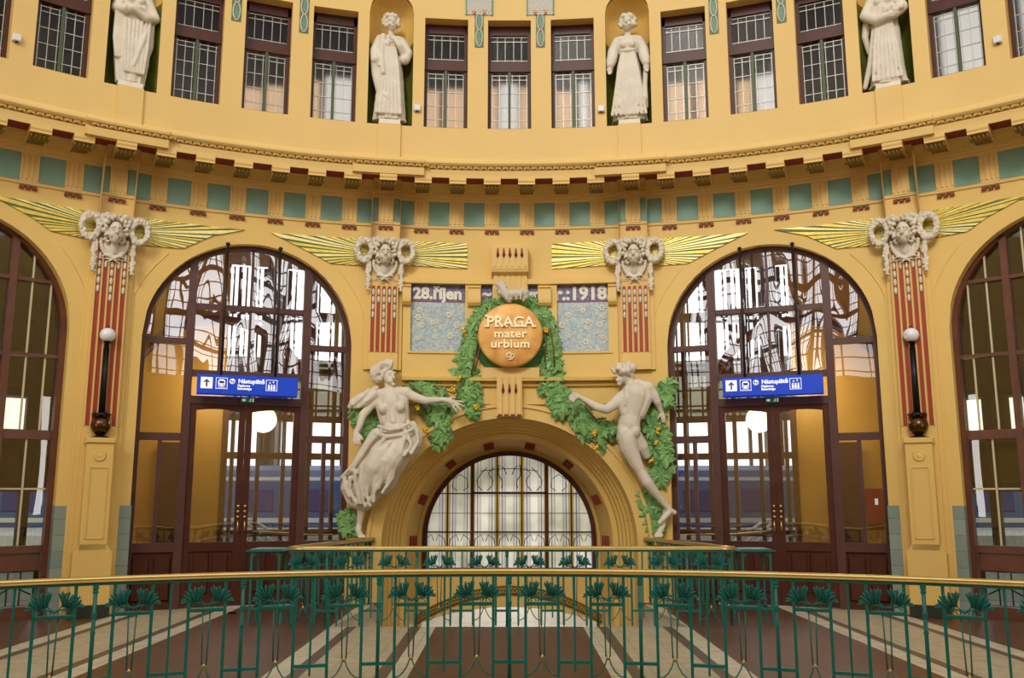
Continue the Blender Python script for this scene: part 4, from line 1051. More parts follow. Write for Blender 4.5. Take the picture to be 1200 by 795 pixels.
# seated woman, left
YL = 14.44
bs = at(432, 625, YL)
root = empty('seated_statue', bs); tag(root, 'seated stone woman with bare torso and draped legs on the left of the portal arch', 'statue', 'large stone figures beside the portal arch')
F = Fig(YL)
F.c((459, 472, .16, 14), (461, 486, .17, 12.5), (463, 498, .18, 13), (463, 512, .2, 16))
F.c((450, 474, .15, 10.5), (454, 492, .16, 10)); F.c((469, 472, .15, 10), (470, 492, .16, 10)); F.e(461, 503, .26, 12, 9, 10); F.c((459, 478, .3, 3), (461, 494, .33, 4))
F.c((443, 464, .14, 7.5), (459, 461, .15, 8), (476, 461, .14, 7.5))
F.e(448.5, 479.5, .31, 5.6, 5.5, 5.6).e(469, 477.5, .31, 5.8, 5.5, 5.8)
F.c((457, 462, .15, 5.5), (455, 450, .16, 4.6))
F.e(455, 440, .18, 7, 8, 9.5).e(457, 446, .24, 4.5, 4, 4.5).c((460, 439, .27, 1.4), (461.5, 443, .30, 1.8)).c((457, 436.5, .27, 1.6), (463, 437, .26, 1.4)).e(459.5, 447, .27, 2.2, 1.6, 1.2).e(461, 451, .24, 2.6, 2.6, 2.2)
F.c((476, 461, .14, 6.3), (487, 466, .16, 5.4), (499, 470, .16, 4.6), (510, 469, .16, 3.8), (519, 468.5, .18, 2.9))
F.c((519, 468.5, .18, 2.8), (526, 470, .19, 3.6), (530, 472, .19, 3.4))
for q in (((530, 470), (537, 470.2), (543.5, 471.5)), ((531, 472), (538, 474), (544.5, 476.8)), ((530.5, 473.5), (536, 476.5), (540.5, 480.5)), ((529, 474.5), (532.5, 479), (535.5, 483)), ((525, 467.5), (530, 465.5), (534, 466))):
    F.c(*[(x, y, .20+.01*i, 1.25-.12*i) for i, (x, y) in enumerate(q)])
F.c((443, 464, .13, 6.3), (434, 476, .17, 5.4), (425, 487, .22, 4.8)); F.c((425, 487, .22, 4.6), (421, 500, .26, 3.6), (418, 506, .26, 3.2))
F.c((418, 505, .26, 3.4), (417, 511, .27, 3.6), (419, 516, .28, 3.0))
for i, x in enumerate((414.5, 416.8, 419.2, 421.6)): F.c((x+1, 512, .29, 1.3), (x-.3, 517, .30, 1.2), (x+.8, 521, .29, 1.0))
F.c((420, 509, .28, 1.3), (424, 512, .3, 1.1), (425, 516, .3, 1.0))
F.c((424, 592, .16, 6.0), (423, 604, .14, 4.4), (421, 615, .12, 3.4), (420, 622, .14, 3.8)); F.c((420, 622, .15, 3.8), (422, 627, .26, 3.4), (424, 629, .34, 2.6))
for i in range(5): F.c((420+i*1.7, 628, .33, 1.3), (420.5+i*1.8, 630, .38, 1.1))
F.done('body', None, M_stone, base=bs, parent=root, vox=.013)
F = Fig(YL)                                          # hair, wound in a high roll
F.e(446, 437, .14, 10.5, 9, 10).e(451, 429.5, .17, 9, 8.5, 6, (0, .4, 0)).e(442, 443, .16, 7, 7, 6.5).e(455, 427, .18, 6.5, 7, 4.5, (0, .5, 0)).e(440, 436, .15, 7, 7, 8)
for i in range(9): a = -1.9+i*.33; F.c((446+11*sin(a), 437-9.5*cos(a), .2, 2.2), (450+6*sin(a), 434-8*cos(a), .28, 1.8))
F.c((459, 424, .2, 3), (456, 431, .25, 2.6), (450, 436, .26, 2.4), (446, 445, .24, 2.2)).c((454, 423, .2, 2.6), (447, 429, .26, 2.4), (440, 440, .24, 2.2))
F.done('hair', None, M_stone, base=bs, parent=root, vox=.012, sm=1)
F = Fig(YL)                                          # drapery over the lap and legs, and over the left arm
F.c((466, 508, .2, 15), (470, 524, .22, 15), (458, 548, .24, 14), (444, 572, .2, 12)); F.c((445, 515, .2, 14), (428, 545, .22, 15), (418, 570, .18, 12), (424, 588, .16, 10))
F.c((463, 513, .2, 16), (448, 533, .36, 15), (438, 548, .42, 12), (430, 570, .3, 11), (426, 588, .22, 9))
F.c((468, 518, .22, 15), (458, 540, .40, 14), (450, 556, .38, 12), (438, 575, .26, 10), (430, 590, .2, 8)); F.c((440, 520, .2, 8), (424, 545, .26, 9), (410, 560, .2, 8), (405, 572, .16, 6), (412, 588, .16, 6), (426, 592, .18, 8))
F.c((480, 500, .15, 5), (488, 508, .2, 6), (487, 522, .24, 7), (478, 534, .24, 6), (464, 552, .26, 7), (458, 568, .22, 6), (446, 578, .2, 5))
F.c((484, 496, .12, 3), (492, 512, .2, 4), (488, 528, .24, 4), (476, 540, .24, 4))
rng = random.Random(3)
folds = [((452, 512), (438, 530), (424, 548), (408, 566), (402, 574)), ((456, 520), (444, 540), (433, 560), (424, 578), (417, 592)), ((462, 528), (455, 548), (446, 566), (436, 582), (428, 594)), ((474, 512), (470, 530), (460, 548), (455, 566), (448, 578)),
         ((438, 512), (426, 528), (414, 545), (400, 560)), ((470, 498), (478, 510), (482, 522), (474, 534)), ((478, 494), (488, 504), (490, 518), (482, 532)), ((446, 506), (434, 518), (424, 534), (412, 552)), ((410, 560), (410, 574), (416, 588)), ((404, 558), (404, 570), (409, 582)),
         ((433, 548), (430, 566), (430, 582), (434, 593)), ((440, 558), (438, 574), (438, 588)), ((444, 500), (456, 504), (470, 502), (480, 496)), ((440, 508), (454, 512), (470, 510), (482, 504)), ((450, 540), (448, 556), (444, 572)), ((462, 546), (460, 560), (452, 572)),
         ((416, 552), (417, 570), (422, 590)), ((423, 548), (423, 568), (426, 590))]
depth = lambda x, y: .40-.0016*abs(y-540)-.0035*abs(x-448)+.02
for f in folds: F.c(*[(x, y, max(.18, depth(x, y)+.135+rng.uniform(-.015, .015)), 2.4-.15*i) for i, (x, y) in enumerate(f)])
F.c((441, 455, .16, 3.5), (434, 462, .2, 5), (424, 467, .22, 6.5), (414, 472, .2, 5), (410, 477, .18, 3)).c((440, 462, .22, 4), (428, 472, .24, 5), (416, 477, .2, 3)).c((432, 457, .24, 2), (424, 466, .3, 2), (413, 475, .25, 1.6)).c((438, 462, .26, 2), (430, 470, .30, 2), (420, 478, .25, 1.5))
F.done('drapery', None, M_stone, base=bs, parent=root, vox=.014, sm=2)
# standing nude youth seen from behind, right
YR = 14.44
bs = at(776, 626, YR)
root = empty('standing_statue', bs); tag(root, 'nude stone youth seen from behind reaching left, on the right of the portal arch', 'statue', 'large stone figures beside the portal arch')
F = Fig(YR)
F.c((744, 463, .2, 16), (742, 475, .2, 14), (739, 488, .2, 12), (737, 498, .2, 13))
F.c((729, 467, .22, 8.5), (743, 460, .22, 10), (759, 455, .2, 8)); F.c((755, 466, .2, 10), (748, 484, .2, 9)); F.c((728, 470, .24, 7), (733, 484, .24, 7)); F.c((756, 462, .22, 8), (748, 482, .22, 8)); F.c((747, 450, .2, 6), (756, 454, .2, 6.5))
F.c((735, 456, .29, 4), (735, 466, .32, 4.5), (733, 474, .3, 4)).c((752, 458, .28, 4.5), (750, 468, .3, 4.5))               # shoulder blades
F.c((737, 446, .2, 5.5), (741, 455, .22, 6.5))
F.e(731, 440, .2, 7, 7.5, 8.8).e(727, 445, .22, 4.5, 4.5, 4.5).c((724.5, 443, .24, 1.5), (723, 446, .26, 1.7)).e(725.5, 450, .22, 3, 3, 2.4).e(736, 443, .27, 1.6, 1.2, 2.6)
F.c((727, 467, .22, 7), (720, 474, .26, 6.6), (711, 480, .3, 5.6)); F.c((711, 480, .3, 5.4), (700, 477.5, .28, 4.9), (690, 471.5, .24, 3.8), (682, 467, .22, 2.9))
F.c((682, 467, .22, 2.9), (677, 465, .23, 3.4), (674, 465, .23, 3.2))
for q in (((674, 463.4), (670, 463), (667, 464.8)), ((673.5, 464.8), (669.5, 465.2), (667, 467.5)), ((674, 466.2), (670.5, 467.6), (668.5, 470)), ((675, 467.5), (672.5, 469.5), (671.5, 472)), ((678, 463), (674, 460.8), (671, 461))):
    F.c(*[(x, y, .25+.01*i, 1.25-.1*i) for i, (x, y) in enumerate(q)])
F.c((760, 455, .2, 6.8), (766, 463, .2, 5.6), (770, 471, .18, 4.6)); F.c((770, 471, .18, 4.4), (772.5, 477, .14, 3.4), (775, 484, .1, 2.6)); F.c((775, 484, .1, 3), (777, 489, .1, 3)); 
for i in range(4): F.c((775.5+i*1.2, 490, .12, 1.2), (776+i*1.3, 495, .1, 1.0))
F.c((773, 487, .12, 1.2), (771, 491, .12, 1.0))
F.c((733, 503, .22, 10), (741, 503, .22, 9.5)); F.e(732, 508, .28, 8.5, 8, 8.5).e(743, 506, .27, 7.5, 8, 8)
F.c((734, 512, .24, 11.5), (737, 526, .24, 10.5), (744, 541, .24, 8.2), (750, 552, .24, 6.3)); F.c((750, 552, .24, 6.2), (758, 565, .26, 6.6), (767, 577, .22, 5.2), (777, 589, .18, 3.6), (783, 596, .16, 3.3))
F.c((783, 597, .16, 3.4), (790, 601, .14, 3.2)); F.c((785, 600, .17, 3.4), (778, 607, .22, 3.4), (773, 613, .26, 2.6))
F.c((744, 512, .16, 9), (752, 524, .12, 8), (757, 534, .08, 5))
F.c((781, 596, .1, 3.4), (779, 608, .12, 3.2), (776, 616, .18, 3.2)); F.c((777, 616, .18, 3.4), (773, 624, .24, 3.4), (769, 628, .28, 2.8))
for i in range(5): F.c((769+i*1.8, 627, .3, 1.3), (767.5+i*1.8, 629.5, .32, 1.1))
F.done('body', None, M_stone, base=bs, parent=root, vox=.012)
F = Fig(YR)
for i in range(34):
    a = rng.uniform(0, 2*pi); r = rng.uniform(.3, 1); F.e(733+12*r*cos(a), 432.5+7*r*sin(a), .2+.14*sqrt(1-r*r*.8)+rng.uniform(-.02, .02), rng.uniform(2.4, 4), 3, rng.uniform(2, 3.4), (0, rng.random()*3, 0))
F.e(734, 433, .2, 11, 9, 7.5).e(739, 440, .2, 5, 7, 5).e(721, 436, .22, 4, 4, 3).e(718.5, 433.5, .22, 3, 3, 3)
F.done('hair', None, M_stone, base=bs, parent=root, vox=.011, sm=1)
# ledge under the youth's feet is the rail line; a small stone foot block keeps both figures standing
for (x, y, lab) in ((421, 632, 'small ochre ledge under the seated statue'), (772, 632, 'small ochre ledge under the nude statue')):
    p = at(x, y, YL); mb = MB(); mb.bbox(-.12, .12, -.38, .12, -.10, -.015, .02); o = mb.build('trim_%d' % (21 if x < 600 else 22), M_wall); o.location = p+Vector((0, 0, .02)); structure(o)

# ------------------------------------------------------------------ statues in the drum niches
def robe(mb, zs, rxs, rys, nf, amp, cx=None, seed=0):
    n = 72; vs = []; L = len(zs); rng = random.Random(seed); ph = [rng.uniform(0, 6) for _ in range(4)]
    for j, (z, rx, ry) in enumerate(zip(zs, rxs, rys)):
        f = amp*(1-j/(L-1))**.7; x0 = cx[j] if cx else 0
        for i in range(n):
            a = 2*pi*i/n; k = 1+f*(sin(nf*a+ph[0]+j*.12)*.6+sin((nf*1.7//1)*a+ph[1])*.4); vs.append((x0+rx*k*cos(a), ry*k*sin(a), z))
    fs = [(j*n+i, j*n+(i+1) % n, (j+1)*n+(i+1) % n, (j+1)*n+i) for j in range(L-1) for i in range(n)]
    fs += [tuple(range(n))[::-1], tuple((L-1)*n+i for i in range(n))]; mb.add(vs, fs, True)
def head(mb, hp, tilt=0.0, turn=0.0, crown=True, seed=1):
    M = Matrix.Translation(hp) @ Matrix.Rotation(turn, 4, 'Z') @ Matrix.Rotation(tilt, 4, 'Y'); rng = random.Random(seed)
    M = M @ Matrix.Scale(1.12, 4); mb.ell((0, 0, 0), (.074, .10, .105), 14, 10, M=M); mb.ell((0, -.05, -.07), (.042, .05, .045), M=M); mb.ell((-.035, -.07, -.03), (.03, .03, .03), M=M); mb.ell((.035, -.07, -.03), (.03, .03, .03), M=M)
    mb.cap((0, -.10, .03), .012, (0, -.135, -.02), .018, M=M); mb.cap((-.05, -.088, .036), .014, (.05, -.088, .036), .014, M=M); mb.cap((-.02, -.112, -.05), .009, (.02, -.112, -.05), .009, M=M); mb.cap((-.016, -.105, -.07), .01, (.016, -.105, -.07), .01, M=M)
    for i in range(26):
        a = radians(-35+250*i/25); rr = .092+.014*(i % 3); mb.ell((rr*cos(a), .03-.03*(i % 2), .03+rr*1.05*sin(a)), (.03, .05, .024), 8, 6, M=M, rot=(0, -a, 0))
    mb.ell((0, .03, .03), (.095, .08, .10), M=M)
    if crown:
        for i in range(7): x = -.07+i*.0233; mb.ell((x, -.04, .12+.012*sin(i*2)), (.02, .03, .035), 8, 6, M=M)
def hand(mb, p, d, curl=.02):
    p = Vector(p); d = Vector(d).normalized(); s = d.cross(Vector((0, -1, 0))); s = s.normalized() if s.length > .1 else Vector((1, 0, 0))
    mb.cap(p, .026, p+d*.05, .028)
    for i in range(4):
        a = p+d*.06+s*(i-1.5)*.017; mb.chain([a, a+d*(.03+.004*(i in (1, 2)))+Vector((0, -curl*.4, 0)), a+d*.055+Vector((0, -curl, -.01))], [.011, .010, .008], 8)
    mb.chain([p+s*.028, p+s*.048+d*.025, p+s*.046+d*.055], [.012, .010, .008], 8)
def statue(k, label, pose):
    t = k*DK; o = empty('robed_statue', W(t, zsil, UD-.17), -t); tag(o, label, 'statue', 'robed statues in the drum niches')
    mb = MB(); mb.box(-.17, .17, -.16, .16, 0, .10); mb.build('plinth', M_plinth, o)
    mb = MB(); a = .095
    if pose in 'AB':
        wide = .27 if pose == 'B' else .26
        robe(mb, [.06, .12, .3, .55, .8, 1.0, 1.14, 1.22, 1.36, 1.46], [wide, wide*.96, .235, .215, .2, .18, .145, .13, .165, .15], [.17, .17, .155, .15, .145, .13, .11, .10, .11, .09], 11, a, seed=3 if pose == 'A' else 4)
    elif pose == 'C':
        robe(mb, [.06, .15, .4, .62, .85, 1.0, 1.15, 1.3, 1.42], [.19, .2, .23, .24, .24, .22, .18, .18, .15], [.15, .15, .15, .15, .15, .13, .12, .12, .1], 10, a, seed=5)
    else:
        robe(mb, [.04, .1, .3, .6, .85, 1.0, 1.15, 1.3, 1.42], [.27, .24, .215, .2, .19, .18, .17, .17, .14], [.18, .17, .15, .15, .14, .13, .12, .12, .1], 9, a, seed=6)
    mb.cap((-.13, 0, 1.45), .07, (.13, 0, 1.45), .07); mb.cap((0, 0, 1.48), .055, (0, -.01, 1.60), .045)
    for s in (-1, 1): mb.ell((s*.065, -.10, 1.33), (.06, .05, .06))
    R = random.Random(ord(pose))
    if pose == 'A':
        mb.chain([(-.17, 0, 1.44), (-.25, -.04, 1.2), (-.24, -.14, 1.02)], [.08, .09, .075]); hand(mb, (-.24, -.15, 1.0), (.6, -.2, -.5))
        mb.chain([(-.24, -.1, 1.05), (-.22, -.08, .8), (-.16, -.12, .5), (-.05, -.17, .42), (0, -.17, .3)], [.08, .075, .06, .05, .03])
        mb.chain([(.17, 0, 1.43), (.25, -.06, 1.2), (.22, -.1, 1.08)], [.075, .10, .085]); mb.chain([(.24, -.08, 1.12), (.14, -.18, 1.26), (.06, -.18, 1.36)], [.07, .05, .035]); hand(mb, (.06, -.18, 1.36), (-.7, -.1, .4))
        for i in range(7): x = -.17+i*.05; mb.chain([(x*.55, -.13, 1.25), (x*.9, -.16, .9), (x*1.1, -.17, .5), (x*1.25, -.18, .14)], [.014, .02, .024, .028], 8)
        mb.chain([(-.13, -.08, 1.46), (-.15, -.14, 1.1), (-.12, -.18, .8)], [.05, .045, .04])
        head(mb, (0.0, -.03, 1.70), -.12, .15, True, 3)
    elif pose == 'B':
        for s in (-1, 1):
            mb.chain([(s*.17, 0, 1.43), (s*.24, -.03, 1.24), (s*.26, -.08, 1.08), (s*.28, -.12, .98)], [.075, .09, .085, .065]); mb.chain([(s*.28, -.1, 1.06), (s*.29, -.1, .88)], [.07, .045]); hand(mb, (s*.28, -.14, .93), (s*.1, -.1, -.9))
        for i in range(9): x = -.2+i*.05; mb.chain([(x*.45, -.12, 1.2), (x*.8, -.16, .85), (x*1.05, -.175, .45), (x*1.3, -.185, .12)], [.012, .018, .024, .026], 8)
        mb.chain([(.27, -.1, .85), (.25, -.1, .6), (.24, -.15, .38), (.27, -.1, .25)], [.04, .045, .06, .03]); mb.chain([(-.1, -.13, 1.22), (0, -.15, 1.2), (.1, -.13, 1.22)], [.022, .022, .022])
        head(mb, (0.0, -.03, 1.70), .05, -.1, True, 4)
    elif pose == 'C':
        mb.chain([(-.17, 0, 1.38), (-.25, -.05, 1.16), (-.12, -.19, 1.12), (.02, -.22, 1.16)], [.08, .075, .06, .04]); hand(mb, (.0, -.23, 1.16), (.8, -.1, .1))
        mb.chain([(.17, 0, 1.38), (.28, -.06, 1.12), (.14, -.17, 1.06), (-.02, -.22, 1.13)], [.075, .07, .055, .035]); hand(mb, (-.04, -.22, 1.13), (-.9, -.1, .05))
        for i in range(5): x = -.24+i*.02; mb.chain([(x, -.08, 1.1), (x-.0, -.1, .7), (x+.03, -.1, .42)], [.035, .04, .03], 8)
        for i in range(7): x = -.1+i*.045; mb.chain([(x*1.2, -.14, 1.0), (x*1.1, -.16, .6), (x*.9, -.16, .2)], [.014, .022, .02], 8)
        mb.chain([(.2, -.08, 1.05), (.12, -.17, .7), (.02, -.17, .3)], [.03, .035, .02]); mb.chain([(.24, 0, 1.1), (.24, 0, .7), (.2, 0, .5)], [.05, .05, .04])
        head(mb, (0.0, -.03, 1.66), .05, .2, True, 5)
    else:
        mb.chain([(-.17, 0, 1.38), (-.25, -.08, 1.15), (-.1, -.2, 1.0), (.08, -.22, 1.02)], [.08, .08, .07, .05]); hand(mb, (.08, -.24, 1.02), (.8, 0, .1))
        mb.chain([(.17, 0, 1.38), (.26, -.08, 1.15), (.16, -.2, 1.02)], [.08, .08, .06]); hand(mb, (.16, -.23, 1.02), (-.7, 0, .2))
        for i in range(26): mb.ell((R.uniform(-.02, .27), -.2+R.uniform(-.05, .05), 1.07+R.uniform(-.07, .08)), (.045, .045, .04), 8, 6)
        mb.chain([(-.25, .0, 1.05), (-.28, -.02, .85), (-.25, .02, .62)], [.06, .05, .03]); mb.chain([(-.15, -.1, .9), (-.22, -.08, .4), (-.32, -.08, .06)], [.03, .05, .035])
        for i in range(7): x = -.15+i*.05; mb.chain([(x*.7, -.13, .98), (x*1.0, -.16, .6), (x*1.25, -.17, .1)], [.014, .022, .026], 8)
        head(mb, (0.0, -.03, 1.66), .0, -.15, True, 6)
    b = mb.build('robed_body', M_stone, o); remesh(b, .0125, 1, .4); bake(b); b.parent = o; b.scale = (1.03, 1.0, 1.03); b.location = (0, 0, .05)
statue(-3.5, 'robed stone statue with a hand on its chest in the niche left of centre', 'A')
statue(3.5, 'robed stone statue with wide sleeves hanging at both sides in the niche right of centre', 'B')
statue(-10.5, 'robed stone statue with folded hands in the leftmost niche', 'C')
statue(10.5, 'robed stone statue holding a bundle at the waist in the rightmost niche', 'D')

# ------------------------------------------------------------------ lamps on the pedestals
for s in (-1, 1):
    t = s*10.5*DK; o = empty('pedestal_lamp', W(t, 2.44, .16), -t)
    tag(o, 'tall black lamp with white globe on the %s pedestal' % ('left' if s < 0 else 'right'), 'lamp', 'globe lamps on the two pedestals')
    mb = MB(); mb.lathe([(0, 0), (.14, 0), (.14, .012), (.07, .03), (.05, .05)], 20); mb.build('lamp_foot', M_black, o)
    mb = MB(); mb.lathe([(.12, .325), (.125, .335), (.05, .36), (.03, .40), (0, .41)], 18)
    for i in range(6): a = i*pi/3; mb.tube([(.03*cos(a), .03*sin(a), .34), (.10*cos(a), .10*sin(a), .36), (.13*cos(a), .13*sin(a), .33)], .008, 6)
    mb.build('lamp_collar', M_black, o)
    mb = MB(); mb.ell((0, 0, .18), (.135, .135, .14), 24, 16); mb.build('base_ball', M_bronze, o)
    mb = MB(); mb.tube([(0, 0, .34), (0, 0, .8), (0, 0, 1.36)], [.045, .034, .03], 12); mb.tube([(0, 0, 1.36), (0, -.02, 1.40), (0, -.04, 1.41)], .02, 8); mb.lathe([(0, 1.35), (.05, 1.36), (.055, 1.40), (0, 1.42)], 14, (0, -.03, 0))
    for i in range(6): a = i*pi/3; mb.tube([(.04*cos(a), .04*sin(a), .36), (.034*cos(a), .034*sin(a), 1.3)], .007, 5)
    mb.tube([(0, 0, 1.3), (0, .03, 1.5), (0, 0, 1.61)], .012, 8); mb.lathe([(0, 1.60), (.03, 1.595), (.035, 1.575), (0, 1.57)], 12)
    mb.build('lamp_post', M_black, o)
    mb = MB(); mb.ell((0, -.03, 1.475), (.108, .108, .104), 24, 16); mb.build('lamp_globe', M_globe, o)

# ------------------------------------------------------------------ hanging direction signs
def pict(mb, kind, x, z):
    """white pictograms, .17 m square"""
    f = .085; y0, y1 = -.052, -.045
    def frame(w=.008):
        for q in ((-f, f, f-w, f), (-f, f, -f, -f+w), (-f, -f+w, -f, f), (f-w, f, -f, f)): mb.box(x+q[0], x+q[1], y0, y1, z+q[2], z+q[3])
    if kind == 'arrow':
        mb.box(x-f, x+f, y0, y1, z-f, z+f); mb.box(x-.011, x+.011, y0-.004, y0, z-.06, z+.03, 1); mb.prism([(x-.045, z+.012), (x-.03, z+.0), (x, z+.035), (x+.03, z), (x+.045, z+.012), (x, z+.06)], y0-.004, y0, 1)
    elif kind == 'train':
        frame(); mb.prism([(x-.05, z-.035), (x-.03, z-.05), (x+.03, z-.05), (x+.05, z-.035), (x+.05, z+.04), (x+.03, z+.06), (x-.03, z+.06), (x-.05, z+.04)], y0, y1)
        mb.box(x-.034, x+.034, y0-.004, y0, z+.0, z+.035, 1); mb.box(x-.04, x-.02, y0-.004, y0, z-.032, z-.018, 1); mb.box(x+.02, x+.04, y0-.004, y0, z-.032, z-.018, 1); mb.box(x-.055, x+.055, y0, y1, z-.068, z-.062)
    elif kind == 'lift':
        frame()
        for i in (-1, 0, 1): mb.lathe([(0, .004), (.014, .004), (.014, 0)], 10, M=Matrix.Translation((x+i*.04, y1, z-.0)) @ RX); mb.box(x+i*.04-.014, x+i*.04+.014, y0, y1, z-.07, z-.015)
        mb.prism([(x-.04, z+.03), (x-.012, z+.03), (x-.026, z+.06)], y0, y1); mb.prism([(x+.012, z+.06), (x+.04, z+.06), (x+.026, z+.03)], y0, y1)
    elif kind == 'disc':
        mb.lathe([(0, .004), (.042, .004), (.042, 0)], 20, M=Matrix.Translation((x, y1, z)) @ RX)
        mb.box(x-.028, x-.006, y0-.006, y0-.002, z-.006, z+.016, 1); mb.box(x+.004, x+.028, y0-.006, y0-.002, z-.012, z+.006, 1)
for s in (-1, 1):
    t = s*.357; off = -.01 if s < 0 else .03
    zt = cyl(290 if s < 0 else 904, 443, .10)[1]; zb = cyl(290 if s < 0 else 904, 462, .10)[1]; zc_ = (zt+zb)/2+.0; hh = .148
    o = empty('direction_sign', W(t, zc_, .10)+Vector((0, 0, 0)), -t)
    tag(o, 'blue hanging sign reading Nástupiště over the %s door' % ('left' if s < 0 else 'right'), 'sign', 'blue platform signs over the doors')
    mb = MB(); mb.bbox(-.74+off, .74+off, -.045, .10, -hh, hh, .01); mb.build('sign_box', M_blue, o)
    for kd, x, z in (('arrow', -.605, .02), ('train', -.39, .02), ('disc', -.235, .055), ('lift', .345, .015)): mb = MB(); pict(mb, kd, x+off, z); mb.build({'arrow': 'arrow_pictogram', 'train': 'train_pictogram', 'disc': 'round_pictogram', 'lift': 'lift_pictogram'}[kd], [M_signw, M_navy], o)
    for body, sz, x, z, b in (('Nástupiště', .088, .045, .060, .003), ('Platforms', .048, -.065, -.008, .002), ('Bahnsteige', .048, -.055, -.052, .002)):
        tb = text_mb(body, sz, .004, b); tb.v = [(q[0]+x+off, q[1]-.050, q[2]+z) for q in tb.v]; tb.build('sign_text', M_signw, o, False)
    for x in (-.40, .40): mb = MB(); mb.tube([(x+off, .03, hh), (x+off, .03, 5.50-zc_-.02*0)], .021, 8); mb.ell((x+off, .03, 5.50-zc_), (.035, .035, .03), 10, 8); mb.box(x+off-.012, x+off+.012, .02, .2, 5.47-zc_, 5.50-zc_); mb.build('hanging_rod', M_leadd, o)
    o = empty('exit_sign', W(t, zc_-hh-.055, -.09), -t); tag(o, 'small green emergency exit sign under the blue sign of the %s door' % ('left' if s < 0 else 'right'), 'sign', 'green exit signs above the doors')
    mb = MB(); mb.bbox(-.09, .11, -.03, .03, -.035, .035, .006); mb.build('exit_panel', M_exit, o)
    mb = MB(); mb.prism([(-.075, -.012), (-.045, -.012), (-.045, -.024), (-.02, 0), (-.045, .024), (-.045, .012), (-.075, .012)], -.036, -.03); mb.ell((.055, -.032, .018), (.008, .004, .008), 8, 6); mb.tube([(.052, -.033, .01), (.045, -.033, -.006), (.03, -.033, -.02)], .004, 5); mb.tube([(.046, -.033, -.005), (.062, -.033, -.022)], .004, 5); mb.box(.08, .095, -.036, -.03, -.024, .026)
    mb.build('exit_pictogram', M_signw, o)

# fire box behind the glass of the right door
th = .357; p = Vector((1.16, .16+1.44, 0))
o = empty('fire_box', W(th, 1.17, 0), -th); tag(o, 'dark red fire hydrant box on the ochre wall behind the right door', 'fire box')
mb = MB(); mb.bbox(1.28, 1.60, 1.55, 1.69, 0, .58, .015); mb.build('cabinet', M_firebox, o)
mb = MB(); mb.box(1.41, 1.46, 1.545, 1.55, .32, .42); mb.box(1.42, 1.45, 1.54, 1.546, .34, .40); mb.build('white_symbol', M_signw, o)

# ------------------------------------------------------------------ drum ornaments and sensors
def chain_ornament(px, y1, plaque, label):
    a, z1 = cyl(px, y1, UD+.02); o = empty('mosaic_pendant', W(a, z1, UD), -a); tag(o, label, 'mosaic', 'green and white mosaic pendants between the drum windows')
    mb = MB(); g = MB(); L = .30; w = .052
    for j in range(2 if plaque else 3):
        z0 = j*(L-.01)
        pts = [(w*sin(2*pi*i/24)*(.75+.25*abs(sin(2*pi*i/24))), -.01, z0+L/2-L/2*cos(2*pi*i/24)) for i in range(24)]
        mb.tube(pts, .014, 6, closed=True)
        g.prism([(w*.62*sin(2*pi*i/16), z0+L/2-L*.40*cos(2*pi*i/16)) for i in range(16)], -.012, .02)
    mb.build('white_links', M_mosaicw, o); g.build('green_fields', M_mosaicg, o)
    k = MB(); k.box(-.075, .075, -.004, .02, -.02, (2 if plaque else 3)*L); k.build('backing', M_olive, o)
    if plaque:
        k = MB(); k.box(-.21, .21, -.02, .02, .56, 1.15)
        for i in range(12): x = -.19+i*.0345; k.box(x-.01, x+.01, -.03, -.02, .60+.03*(i % 2), 1.13)
        k.build('plaque', M_mosaicw, o)
        k = MB()
        for s in (-1, 1): k.box(s*.215-.012, s*.215+.012, -.025, .02, .55, 1.15)
        k.build('plaque_edge', M_mosaicg, o)
        k = MB()
        for s in (-1, 1): k.ell((s*.085, -.03, .60), (.024, .02, .04), 10, 8)
        k.build('orange_drops', M_orange, o)
for px, y1, pq, lab in ((561.5, 54, 1, 'mosaic plaque and pendant left of the middle drum window'), (633.5, 54, 1, 'mosaic plaque and pendant right of the middle drum window'), (356, 37, 0, 'mosaic pendant between the second and third windows left of the left niche'),
                    (837, 38, 0, 'mosaic pendant right of the first window beyond the right centre niche'), (277, 23, 0, 'mosaic pendant beside the second window right of the leftmost niche'), (916, 25, 0, 'mosaic pendant beside the window before the rightmost niche')):
    chain_ornament(px, y1, pq, lab)
for px, py, lab in ((20, 45, 'small white sensor box at the far left of the drum wall'), (489, 127, 'small grey sensor box right of the niche left of centre'), (704.5, 128, 'small grey sensor box left of the niche right of centre'), (1169, 47, 'small white sensor box at the far right of the drum wall')):
    a, z = cyl(px, py, UD+.03); o = empty('sensor_box', W(a, z, UD), -a); tag(o, lab, 'sensor', 'sensor boxes on the drum wall')
    mb = MB(); mb.bbox(-.055, .055, -.06, .01, -.045, .055, .012); mb.build('housing', M_plastic, o)
    mb = MB(); mb.lathe([(0, .0), (.022, 0), (.016, -.012), (0, -.014)], 12, M=Matrix.Translation((0, -.03, -.045))); mb.build('lens', M_black, o)

